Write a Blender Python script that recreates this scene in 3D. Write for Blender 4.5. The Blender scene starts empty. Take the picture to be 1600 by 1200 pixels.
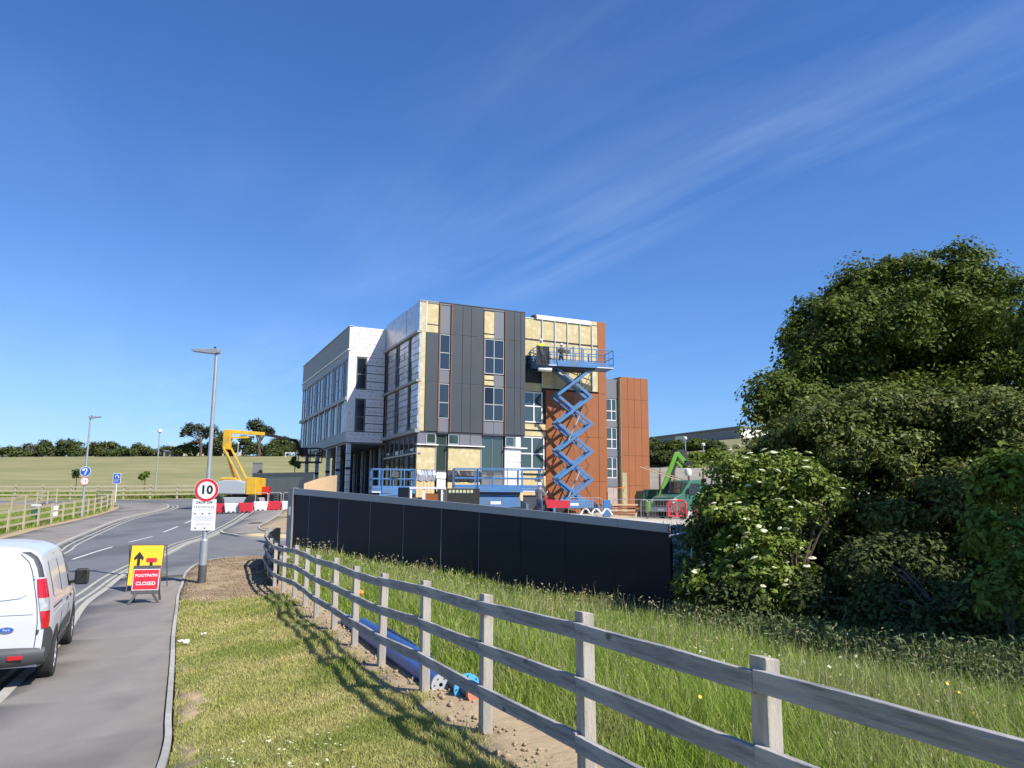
import bpy, bmesh, math, random
import numpy as np
from mathutils import Vector, Matrix
R = math.radians
SC = bpy.context.scene
COL = SC.collection
rng = np.random.default_rng(7)
random.seed(7)

# ------------------------------------------------------------------ camera, world, sun, exposure
EYE = 1.75; FPX = 1202.0; PITCH = math.atan(188 / FPX); ROLL = R(0.3)
cam_d = bpy.data.cameras.new('camera'); cam = bpy.data.objects.new('camera', cam_d); COL.objects.link(cam)
cam_d.sensor_width = 36.0; cam_d.lens = 36.0 * FPX / 1600.0; cam_d.clip_start = 0.05; cam_d.clip_end = 6000
cam.location = (0, 0, EYE)
cam.rotation_euler = (Matrix.Rotation(R(90) + PITCH, 4, 'X') @ Matrix.Rotation(ROLL, 4, 'Z')).to_euler()
SC.camera = cam

SUN_EL = R(46); SUN_AZ = math.atan2(0.80, -0.60)          # azimuth measured from +Y towards +X
S = Vector((math.sin(SUN_AZ) * math.cos(SUN_EL), math.cos(SUN_AZ) * math.cos(SUN_EL), math.sin(SUN_EL)))
sd = bpy.data.lights.new('sun', 'SUN'); sd.energy = 4.6; sd.angle = R(0.53); sd.color = (1.0, 0.94, 0.85)
so = bpy.data.objects.new('sun', sd); COL.objects.link(so)
so.rotation_euler = S.to_track_quat('Z', 'Y').to_euler(); so.location = (30, -20, 40)

W = bpy.data.worlds.new('World'); SC.world = W; W.use_nodes = True
nt = W.node_tree; nt.nodes.clear()
def wn(t, **k):
    n = nt.nodes.new(t)
    for a, b in k.items(): setattr(n, a, b)
    return n
sky = wn('ShaderNodeTexSky', sky_type='NISHITA'); sky.sun_disc = False
sky.sun_elevation = SUN_EL; sky.sun_rotation = SUN_AZ
sky.altitude = 0; sky.air_density = 1.15; sky.dust_density = 0.25; sky.ozone_density = 3.2
tc = wn('ShaderNodeTexCoord')
sep = wn('ShaderNodeSeparateXYZ'); nt.links.new(tc.outputs['Generated'], sep.inputs[0])
def wmath(op, a, b=None, clamp=False):
    n = wn('ShaderNodeMath', operation=op); n.use_clamp = clamp
    for i, q in enumerate((a, b)):
        if q is None: continue
        if isinstance(q, (int, float)): n.inputs[i].default_value = q
        else: nt.links.new(q, n.inputs[i])
    return n.outputs[0]
zz = wmath('MAXIMUM', sep.outputs['Z'], 0.03)
px_ = wmath('DIVIDE', sep.outputs['X'], zz); py_ = wmath('DIVIDE', sep.outputs['Y'], zz)
cmb = wn('ShaderNodeCombineXYZ'); nt.links.new(px_, cmb.inputs[0]); nt.links.new(py_, cmb.inputs[1])
mp = wn('ShaderNodeMapping'); mp.inputs['Scale'].default_value = (0.30, 1.25, 1)
mp.inputs['Location'].default_value = (3.1, 1.7, 0)
rot = wn('ShaderNodeMapping'); rot.inputs['Rotation'].default_value = (0, 0, R(59)); nt.links.new(cmb.outputs[0], rot.inputs[0])
nt.links.new(rot.outputs[0], mp.inputs[0])
n1 = wn('ShaderNodeTexNoise'); n1.inputs['Scale'].default_value = 1.5; n1.inputs['Detail'].default_value = 6; n1.inputs['Roughness'].default_value = 0.58; n1.inputs['Distortion'].default_value = 0.5
nt.links.new(mp.outputs[0], n1.inputs['Vector'])
n2 = wn('ShaderNodeTexNoise'); n2.inputs['Scale'].default_value = 0.55; n2.inputs['Detail'].default_value = 2
nt.links.new(cmb.outputs[0], n2.inputs['Vector'])
c1 = wmath('MULTIPLY', wmath('SUBTRACT', n1.outputs['Fac'], 0.42, False), 2.6, True)
c2 = wmath('MULTIPLY', wmath('SUBTRACT', n2.outputs['Fac'], 0.36, False), 3.2, True)
# a long band of streaks crossing the north-eastern sky
sr = wn('ShaderNodeSeparateXYZ'); nt.links.new(rot.outputs[0], sr.inputs[0])
bd_ = wmath('DIVIDE', wmath('SUBTRACT', sr.outputs['Y'], 1.55), 0.75)
band = wmath('ADD', wmath('POWER', 2.718, wmath('MULTIPLY', wmath('MULTIPLY', bd_, bd_), -1.0)), 0.30)
cl = wmath('MULTIPLY', wmath('MULTIPLY', wmath('MULTIPLY', c1, band), c2), 0.27)
# the higher the paler the veil (thin cirrus), and a soft pale band low down
low = wmath('MULTIPLY', wmath('POWER', wmath('SUBTRACT', 1.0, sep.outputs['Z'], True), 8.0), wmath('ADD', 0.24, wmath('MULTIPLY', wmath('MAXIMUM', wmath('MULTIPLY', sep.outputs['X'], -1.0), 0.0), 0.9)))
fac = wmath('ADD', cl, low, True)
tint = wn('ShaderNodeMix', data_type='RGBA', blend_type='MULTIPLY'); tint.inputs['Factor'].default_value = 1
nt.links.new(sky.outputs[0], tint.inputs['A']); tint.inputs['B'].default_value = (0.44, 0.72, 1.15, 1)
mix = wn('ShaderNodeMix', data_type='RGBA'); nt.links.new(fac, mix.inputs['Factor'])
nt.links.new(tint.outputs['Result'], mix.inputs['A']); mix.inputs['B'].default_value = (5.0, 6.4, 8.6, 1)
bg = wn('ShaderNodeBackground'); bg.inputs['Strength'].default_value = 0.092
nt.links.new(mix.outputs['Result'], bg.inputs['Color'])
wo = wn('ShaderNodeOutputWorld'); nt.links.new(bg.outputs[0], wo.inputs['Surface'])
SC.view_settings.view_transform = 'Standard'; SC.view_settings.look = 'None'
SC.view_settings.exposure = 0.6; SC.view_settings.gamma = 1.0; SC.view_settings.use_curve_mapping = False
SC.render.engine = 'CYCLES'
SC.cycles.max_bounces = 8; SC.cycles.transparent_max_bounces = 8

# ------------------------------------------------------------------ ground heights (thin plate spline through surveyed points)
CP = np.array([(0,0,0.02),(2,-2,0.02),(-3,-2,-0.1),(1.12,3.2,0.03),(0.46,4.6,-0.01),(-0.2,6,-0.07),(-0.82,7.44,-0.1),(-1.53,9.35,-0.18),(-2.7,11.9,-0.21),(-3.9,14.7,-0.24),(-4.6,16.4,-0.26),(-1.5,6,-0.2),(-3,6.8,-0.5),(-3.9,9.5,-0.52),(-5.2,13,-0.52),(-7,17,-0.47),(-6,6,-0.62),(-6.2,10.4,-0.62),(-7.3,13,-0.62),(-9,9,-0.62),(-11,15,-0.6),(-8,20,-0.37),(-7,24,-0.1),(-10.5,22,-0.35),(-15,25,-0.3),(-11.5,30,0.15),(-17,32,0.15),(-20,38,0.35),(-27,35,0.2),(-28,51,0.9),(-22,55,1.35),(-15,46,1.2),(-17,60,1.75),(-30,72,2.4),(-45,72,2.5),(-60,72,2.5),(-17,72,2.3),(-30,25,-0.2),(-40,45,0.7),(-40,-5,-0.6),(-20,5,-0.6),(-8.9,32,-0.18),(-5,29.4,-0.68),(0,26,-1.2),(4.7,23,-1.55),(8,21,-1.45),(1,10,-0.38),(3,8,-0.3),(4,14,-0.85),(2,18,-1.05),(7,14,-0.95),(-1.5,21,-0.85),(-4,24,-0.6),(10,12,-0.8),(14,16,-0.9),(6,6,-0.25),(10,5,-0.3),(20,10,-0.6),(25,22,-0.9),(-6,46,1.2),(0,44,1.15),(3,38,1.05),(-2,36,1),(7,46,0.95),(10,50,0.9),(12,40,0.8),(17,50,0.9),(16,58,1),(0,60,1.3),(-12,60,1.4),(11,30,-0.6),(20,35,0.3),(6,33,0.5),(13,72,3.4),(24,68,3.4),(35,60,3.2),(20,62,1.6),(5,75,2.2),(40,40,2),(-60,160,11.3),(-30,160,11.6),(0,160,11.5),(-100,160,11),(-40,110,6.2),(-80,110,6.2),(-10,110,6),(20,95,8),(30,110,11),(45,130,12.5),(60,120,13),(20,140,11.5),(-300,300,14),(0,320,14),(300,300,15),(300,0,5),(-300,0,0),(0,-300,0),(-300,-300,0),(300,-300,0),(100,60,6),(-100,20,0.5),(-120,80,3)], float)
def _U(r2): return np.where(r2 > 1e-12, r2 * np.log(r2 + 1e-12), 0.0)
_n = len(CP)
_A = np.zeros((_n + 3, _n + 3)); _A[:_n, :_n] = _U(((CP[:, None, :2] - CP[None, :, :2]) ** 2).sum(-1) / 1e4) + np.eye(_n) * 2e-4
_A[:_n, _n] = 1; _A[:_n, _n + 1:] = CP[:, :2] / 100; _A[_n, :_n] = 1; _A[_n + 1:, :_n] = CP[:, :2].T / 100
_W = np.linalg.solve(_A, np.r_[CP[:, 2], 0, 0, 0])
def gz(x, y):
    x = np.asarray(x, float); y = np.asarray(y, float); sh = x.shape; x = x.ravel(); y = y.ravel(); out = np.empty(len(x))
    for i in range(0, len(x), 20000):
        a = x[i:i + 20000]; b = y[i:i + 20000]
        d = (a[:, None] - CP[None, :, 0]) ** 2 + (b[:, None] - CP[None, :, 1]) ** 2
        out[i:i + 20000] = _U(d / 1e4) @ _W[:_n] + _W[_n] + a / 100 * _W[_n + 1] + b / 100 * _W[_n + 2]
    return out.reshape(sh)
def gh(x, y): return float(gz(x, y))
def at(px, py, Y):
    """the point Y metres north of the viewpoint that the photograph shows at px, py"""
    dx = px - 800; dy = 600 - py; c, s = math.cos(ROLL), math.sin(ROLL)
    dx, dy = (c * dx - s * dy) / FPX, (s * dx + c * dy) / FPX
    cp, sp = math.cos(PITCH), math.sin(PITCH)
    r = Vector((dx, cp - sp * dy, sp + cp * dy)); return r * (Y / r.y) + Vector((0, 0, EYE))

# ------------------------------------------------------------------ materials
MATS = {}
def mat(name, c1, c2=None, scale=3.0, rough=0.7, metal=0.0, bump=0.0, bscale=None, detail=4, contrast=1.0, stretch=None,
        island=0.0, trans=0.0, spec=0.5, coat=0.0, c3=None, scale3=0.3, world=False, knots=False):
    m = bpy.data.materials.new(name); m.use_nodes = True; t = m.node_tree; P = t.nodes['Principled BSDF']
    P.inputs['Roughness'].default_value = rough; P.inputs['Metallic'].default_value = metal
    P.inputs['Specular IOR Level'].default_value = spec
    if coat: P.inputs['Coat Weight'].default_value = coat; P.inputs['Coat Roughness'].default_value = 0.06
    a = (*c1, 1)
    P.inputs['Base Color'].default_value = a
    if c2 is None and not bump and not island: MATS[name] = m; return m
    tcn = t.nodes.new('ShaderNodeTexCoord'); co = tcn.outputs['Object']
    if world: co = t.nodes.new('ShaderNodeNewGeometry').outputs['Position']
    if stretch:
        mpn = t.nodes.new('ShaderNodeMapping'); mpn.inputs['Scale'].default_value = stretch; t.links.new(co, mpn.inputs[0]); co = mpn.outputs[0]
    col = None
    if c2 is not None:
        nz = t.nodes.new('ShaderNodeTexNoise'); nz.inputs['Scale'].default_value = scale; nz.inputs['Detail'].default_value = detail; nz.inputs['Roughness'].default_value = 0.6
        t.links.new(co, nz.inputs['Vector'])
        rp = t.nodes.new('ShaderNodeMapRange'); w = 0.22 / contrast
        rp.inputs['From Min'].default_value = 0.5 - w; rp.inputs['From Max'].default_value = 0.5 + w
        t.links.new(nz.outputs['Fac'], rp.inputs['Value'])
        mx = t.nodes.new('ShaderNodeMix'); mx.data_type = 'RGBA'; t.links.new(rp.outputs[0], mx.inputs['Factor'])
        mx.inputs['A'].default_value = a; mx.inputs['B'].default_value = (*c2, 1); col = mx.outputs['Result']
    if c3 is not None:
        nz3 = t.nodes.new('ShaderNodeTexNoise'); nz3.inputs['Scale'].default_value = scale3; nz3.inputs['Detail'].default_value = 3
        t.links.new(co, nz3.inputs['Vector'])
        r3 = t.nodes.new('ShaderNodeMapRange'); r3.inputs['From Min'].default_value = 0.48; r3.inputs['From Max'].default_value = 0.64
        t.links.new(nz3.outputs['Fac'], r3.inputs['Value'])
        m3 = t.nodes.new('ShaderNodeMix'); m3.data_type = 'RGBA'; t.links.new(r3.outputs[0], m3.inputs['Factor'])
        if col is not None: t.links.new(col, m3.inputs['A'])
        else: m3.inputs['A'].default_value = a
        m3.inputs['B'].default_value = (*c3, 1); col = m3.outputs['Result']
    if knots:
        vk = t.nodes.new('ShaderNodeTexVoronoi'); vk.inputs['Scale'].default_value = 1.15; vm = t.nodes.new('ShaderNodeMapping'); vm.inputs['Scale'].default_value = (2.2, 3.4, 3.4) if stretch and stretch[0] == 1 else (3.4, 3.4, 2.2)
        gi = t.nodes.new('ShaderNodeObjectInfo'); va = t.nodes.new('ShaderNodeVectorMath'); va.operation = 'ADD'; t.links.new(tcn.outputs['Object'], va.inputs[0]); t.links.new(gi.outputs['Location'], va.inputs[1])
        t.links.new(va.outputs[0], vm.inputs[0]); t.links.new(vm.outputs[0], vk.inputs['Vector'])
        kr = t.nodes.new('ShaderNodeMapRange'); kr.inputs['From Min'].default_value = .05; kr.inputs['From Max'].default_value = .12; kr.inputs['To Min'].default_value = .75; kr.inputs['To Max'].default_value = 0
        t.links.new(vk.outputs['Distance'], kr.inputs['Value']); mk = t.nodes.new('ShaderNodeMix'); mk.data_type = 'RGBA'; t.links.new(kr.outputs[0], mk.inputs['Factor'])
        t.links.new(col, mk.inputs['A']); mk.inputs['B'].default_value = (.05, .045, .04, 1); col = mk.outputs['Result']
    if island:
        g_ = t.nodes.new('ShaderNodeNewGeometry'); hs = t.nodes.new('ShaderNodeHueSaturation')
        v_ = t.nodes.new('ShaderNodeMapRange'); v_.inputs['To Min'].default_value = 1 - island; v_.inputs['To Max'].default_value = 1 + island
        t.links.new(g_.outputs['Random Per Island'], v_.inputs['Value']); t.links.new(v_.outputs[0], hs.inputs['Value'])
        h_ = t.nodes.new('ShaderNodeMapRange'); h_.inputs['To Min'].default_value = 0.5 - island * 0.035; h_.inputs['To Max'].default_value = 0.5 + island * 0.03
        mm = t.nodes.new('ShaderNodeMath'); mm.operation = 'FRACT'; m2 = t.nodes.new('ShaderNodeMath'); m2.operation = 'MULTIPLY'; m2.inputs[1].default_value = 7.31
        t.links.new(g_.outputs['Random Per Island'], m2.inputs[0]); t.links.new(m2.outputs[0], mm.inputs[0]); t.links.new(mm.outputs[0], h_.inputs['Value'])
        t.links.new(h_.outputs[0], hs.inputs['Hue'])
        if col is not None: t.links.new(col, hs.inputs['Color'])
        else: hs.inputs['Color'].default_value = a
        col = hs.outputs['Color']
    if col is not None: t.links.new(col, P.inputs['Base Color'])
    if bump:
        nb = t.nodes.new('ShaderNodeTexNoise'); nb.inputs['Scale'].default_value = bscale or scale * 6; nb.inputs['Detail'].default_value = 5
        t.links.new(co, nb.inputs['Vector'])
        bn = t.nodes.new('ShaderNodeBump'); bn.inputs['Strength'].default_value = bump; bn.inputs['Distance'].default_value = 0.02
        t.links.new(nb.outputs['Fac'], bn.inputs['Height']); t.links.new(bn.outputs[0], P.inputs['Normal'])
    if trans:
        tr = t.nodes.new('ShaderNodeBsdfTranslucent'); ms = t.nodes.new('ShaderNodeMixShader'); ms.inputs[0].default_value = trans
        if col is not None: t.links.new(col, tr.inputs['Color'])
        else: tr.inputs['Color'].default_value = a
        t.links.new(P.outputs[0], ms.inputs[1]); t.links.new(tr.outputs[0], ms.inputs[2])
        t.links.new(ms.outputs[0], t.nodes['Material Output'].inputs['Surface'])
    MATS[name] = m; return m
M = MATS
mat('asphalt', (.135, .138, .145), (.165, .167, .172), scale=1.6, detail=12, contrast=.9, rough=.9, bump=.5, bscale=90, c3=(.105, .107, .112), scale3=.3)
mat('path_asphalt', (.21, .192, .172), (.245, .225, .203), scale=1.8, detail=12, contrast=.9, rough=.9, bump=.5, bscale=80, c3=(.165, .152, .137), scale3=.5)
mat('kerb', (.34, .325, .29), (.43, .405, .36), scale=6, rough=.9, bump=.2, bscale=60)
mat('line_cream', (.48, .46, .36), (.30, .29, .24), scale=9, rough=.8, contrast=1.3)
mat('kerb_dark', (.29, .275, .245), (.37, .35, .31), scale=7, rough=.9, bump=.2, bscale=60)
mat('line_white', (.62, .62, .6), (.42, .42, .41), scale=9, rough=.8, contrast=1.3)
mat('tactile', (.52, .42, .24), (.45, .36, .2), scale=12, rough=.9)
mat('soil', (.30, .215, .125), (.19, .135, .075), scale=4, rough=.95, bump=.9, bscale=14, contrast=1.3, c3=(.36, .27, .16), scale3=.9)
mat('clay', (.40, .31, .19), (.30, .22, .13), scale=5, rough=.95, bump=.8, bscale=18)
mat('lawn_base', (.28, .25, .085), (.36, .31, .14), scale=2.5, rough=.95, bump=.6, bscale=30, c3=(.12, .13, .04), scale3=.7)
mat('rough_base', (.10, .11, .035), (.06, .075, .02), scale=1.2, rough=.95, bump=.6, bscale=12)
mat('field', (.255, .24, .095), (.165, .17, .06), scale=.10, rough=.95, bump=.5, bscale=1.5, stretch=(1, 4, 1), c3=(.27, .24, .10), scale3=.09, detail=8)
mat('wheat', (.40, .38, .22), (.36, .34, .19), scale=.02, rough=.95)
mat('gravel', (.45, .40, .32), (.33, .29, .23), scale=1.2, rough=.95, bump=.7, bscale=10, c3=(.52, .48, .41), scale3=.15)
mat('chalk', (.55, .52, .46), (.42, .39, .34), scale=.8, rough=.95, bump=.8, bscale=4)
mat('bank', (.16, .17, .06), (.22, .19, .09), scale=.8, rough=.95, bump=.7, bscale=6)
mat('timber_rail', (.36, .35, .33), (.19, .185, .178), scale=3.2, rough=.85, bump=.7, bscale=14, stretch=(1, 11, 11), contrast=1.5, detail=8, c3=(.44, .42, .385), scale3=1.3, knots=True)
mat('timber_post', (.50, .46, .39), (.36, .32, .265), scale=3, knots=True, detail=8, rough=.85, bump=.45, bscale=20, stretch=(9, 9, 1), contrast=1.2, c3=(.34, .31, .27), scale3=2)
mat('timber_far', (.44, .39, .27), (.36, .32, .22), scale=4, rough=.9)
mat('new_timber', (.62, .45, .26), (.55, .38, .2), scale=3, rough=.8, stretch=(1, 6, 6))
mat('navy', (.006, .010, .021), (.008, .013, .025), scale=.7, rough=.42, bump=.10, bscale=1.6, spec=.3)
mat('fascia', (.26, .275, .30), (.29, .30, .32), scale=1, rough=.5)
mat('post_grey', (.27, .265, .25), (.22, .215, .2), scale=2, rough=.6)
mat('olive_hoarding', (.23, .235, .18), (.26, .26, .20), scale=1, rough=.5)
mat('black_sheet', (.012, .012, .014), (.03, .03, .033), scale=2.5, rough=.45, bump=.8, bscale=6)
mat('clad_dark', (.047, .055, .062), (.060, .068, .074), scale=.5, island=.06, rough=.42)
mat('clad_mid', (.15, .155, .17), (.165, .17, .185), scale=.8, rough=.45)
mat('clad_olive', (.22, .205, .16), (.25, .23, .18), scale=.8, rough=.5)
mat('clad_band', (.30, .31, .31), (.26, .27, .27), scale=1.5, rough=.5)
mat('rust', (.305, .104, .03), (.265, .088, .026), scale=.7, rough=.5)
mat('brown_trim', (.17, .075, .045), rough=.5)
mat('insulation', (.55, .46, .25), (.50, .41, .215), scale=3, rough=.95, bump=.4, bscale=9, c3=(.62, .53, .32), scale3=2.6)
mat('osb', (.62, .49, .26), (.5, .38, .19), scale=14, rough=.9, detail=6)
mat('white_wrap', (.74, .72, .72), (.66, .65, .66), scale=1.2, rough=.6, bump=.3, bscale=3)
mat('foil', (.42, .44, .47), (.62, .64, .68), scale=2.2, rough=.36, metal=.55, bump=.9, bscale=5, contrast=1.3)
mat('print_red', (.55, .12, .12), rough=.6)
mat('print_dark', (.10, .10, .11), rough=.6)
mat('core', (.03, .03, .032), (.045, .045, .048), scale=1, rough=.8)
mat('roofing', (.22, .22, .22), rough=.9)
mat('alu', (.52, .53, .54), rough=.4, metal=.6)
mat('frame_grey', (.38, .39, .40), rough=.5)
mat('frame_white', (.72, .72, .72), rough=.5)
mat('galv', (.46, .48, .49), (.38, .4, .41), scale=6, rough=.5, metal=.5)
mat('white_cap', (.82, .82, .8), rough=.5)
mat('concrete', (.42, .38, .33), (.34, .31, .27), scale=1.5, rough=.9, bump=.3, bscale=12)
mat('lift_blue', (.055, .18, .40), (.075, .21, .44), scale=2.5, rough=.5, c3=(.10, .17, .27), scale3=1.7)
mat('boom_yellow', (.76, .45, .025), (.66, .38, .03), scale=3, rough=.45, c3=(.55, .34, .06), scale3=1.5)
mat('boom_grey', (.42, .44, .46), rough=.45)
mat('machine_black', (.02, .02, .02), (.035, .033, .03), scale=4, rough=.6)
mat('lime', (.15, .43, .04), (.13, .38, .04), scale=2, rough=.4)
mat('truck_green', (.035, .13, .085), (.04, .14, .09), scale=2, rough=.35, coat=.3)
mat('skip_green', (.015, .06, .04), (.02, .07, .045), scale=2, rough=.5)
mat('plastic_red', (.62, .03, .05), (.56, .03, .045), scale=3, rough=.5)
mat('plastic_white', (.80, .79, .76), (.74, .73, .7), scale=3, rough=.5)
mat('rubber', (.018, .018, .018), (.03, .03, .029), scale=12, rough=.85)
mat('van_white', (.62, .635, .65), (.59, .60, .61), scale=.7, rough=.3, coat=.35)
mat('van_grey', (.055, .058, .062), (.065, .068, .072), scale=30, rough=.6)
mat('rim', (.45, .46, .47), rough=.35, metal=.7)
mat('lens_red', (.50, .012, .018), rough=.12, coat=1)
mat('lens_clear', (.55, .56, .56), (.3, .3, .3), scale=14, rough=.12, coat=1)
mat('seam', (.03, .03, .032), rough=.8)
mat('sign_yellow', (.86, .55, .02), (.8, .5, .02), scale=6, rough=.4)
mat('sign_red', (.66, .02, .03), (.60, .02, .03), scale=6, rough=.4)
mat('sign_white', (.80, .80, .80), (.75, .75, .76), scale=4, rough=.4)
mat('sign_blue', (.02, .10, .46), rough=.4)
mat('sign_black', (.015, .015, .015), rough=.5)
mat('print_grey', (.45, .47, .5), rough=.5)
mat('frame_dark', (.07, .07, .07), (.085, .085, .085), scale=8, rough=.7)
mat('pipe_blue', (.018, .075, .30), (.035, .11, .33), scale=5, rough=.4)
mat('pipe_light', (.08, .42, .72), rough=.45)
mat('pipe_navy', (.012, .03, .075), rough=.5)
mat('terracotta', (.62, .22, .14), (.5, .17, .1), scale=6, rough=.8)
mat('paper', (.82, .82, .80), rough=.8)
mat('orange', (.9, .25, .03), rough=.6)
mat('hi_vis', (.62, .85, .04), rough=.8)
mat('jeans', (.05, .08, .16), (.04, .06, .12), scale=20, rough=.9)
mat('skin', (.5, .3, .22), rough=.6)
mat('helmet', (.82, .82, .82), rough=.35)
mat('school_grey', (.23, .23, .22), (.25, .25, .24), scale=.5, rough=.8)
mat('school_cream', (.76, .73, .64), (.72, .69, .6), scale=.5, rough=.8)
mat('bark', (.13, .10, .075), (.07, .055, .04), scale=6, rough=.95, bump=.7, bscale=18)
# foliage
mat('leaf_oak', (.082, .122, .018), (.122, .155, .026), scale=.5, rough=.65, island=.4, trans=.25, world=True, spec=.2)
mat('leaf_front', (.10, .128, .024), (.14, .16, .036), scale=.7, rough=.55, island=.45, trans=.22, world=True, spec=.28)
mat('leaf_elder', (.13, .20, .026), (.23, .29, .055), scale=1.2, rough=.55, spec=.25, island=.35, trans=.3, world=True)
mat('leaf_light', (.15, .22, .025), (.18, .24, .045), scale=1.2, rough=.6, spec=.2, island=.3, trans=.35, world=True)
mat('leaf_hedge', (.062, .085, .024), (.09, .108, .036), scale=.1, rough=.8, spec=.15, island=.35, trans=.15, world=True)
mat('leaf_pine', (.042, .058, .026), (.055, .068, .03), scale=.2, rough=.7, island=.35, trans=.1, world=True)
mat('leaf_grey', (.10, .11, .065), (.12, .125, .08), scale=.2, rough=.7, island=.3, trans=.15, world=True)
mat('lawn_blade', (.33, .35, .075), (.52, .46, .19), scale=1.1, rough=.7, island=.32, trans=.25, world=True, contrast=1.2, c3=(.22, .28, .05), scale3=.6)
mat('tall_blade', (.23, .34, .036), (.32, .41, .075), scale=.6, rough=.6, island=.35, trans=.42, world=True, c3=(.31, .33, .10), scale3=.45)
mat('weed_blade', (.07, .11, .025), (.11, .15, .04), scale=.8, rough=.6, island=.35, trans=.25, world=True)
mat('seed_head', (.42, .36, .2), (.34, .32, .16), scale=1, rough=.8, island=.2, trans=.2, world=True)
mat('petal', (.72, .73, .50), (.64, .68, .40), scale=4, rough=.7, trans=.2)
mat('petal_yellow', (.8, .62, .05), rough=.7)
def glassmat(name, c, rough=.03, spec=.8):
    m = bpy.data.materials.new(name); m.use_nodes = True; t = m.node_tree; P = t.nodes['Principled BSDF']
    P.inputs['Base Color'].default_value = (*c, 1); P.inputs['Roughness'].default_value = rough; P.inputs['Specular IOR Level'].default_value = spec
    P.inputs['IOR'].default_value = 1.6
    nb = t.nodes.new('ShaderNodeTexNoise'); nb.inputs['Scale'].default_value = .6; nb.inputs['Detail'].default_value = 1
    tcn = t.nodes.new('ShaderNodeTexCoord'); t.links.new(tcn.outputs['Object'], nb.inputs['Vector'])
    bn = t.nodes.new('ShaderNodeBump'); bn.inputs['Strength'].default_value = .06; bn.inputs['Distance'].default_value = .05
    t.links.new(nb.outputs['Fac'], bn.inputs['Height']); t.links.new(bn.outputs[0], P.inputs['Normal'])
    MATS[name] = m
glassmat('glass', (.018, .024, .028)); glassmat('glass_green', (.04, .06, .05), .06); glassmat('glass_dark', (.008, .009, .010), .1, .5)
glassmat('glass_car', (.012, .014, .016), .02, .6)

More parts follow.
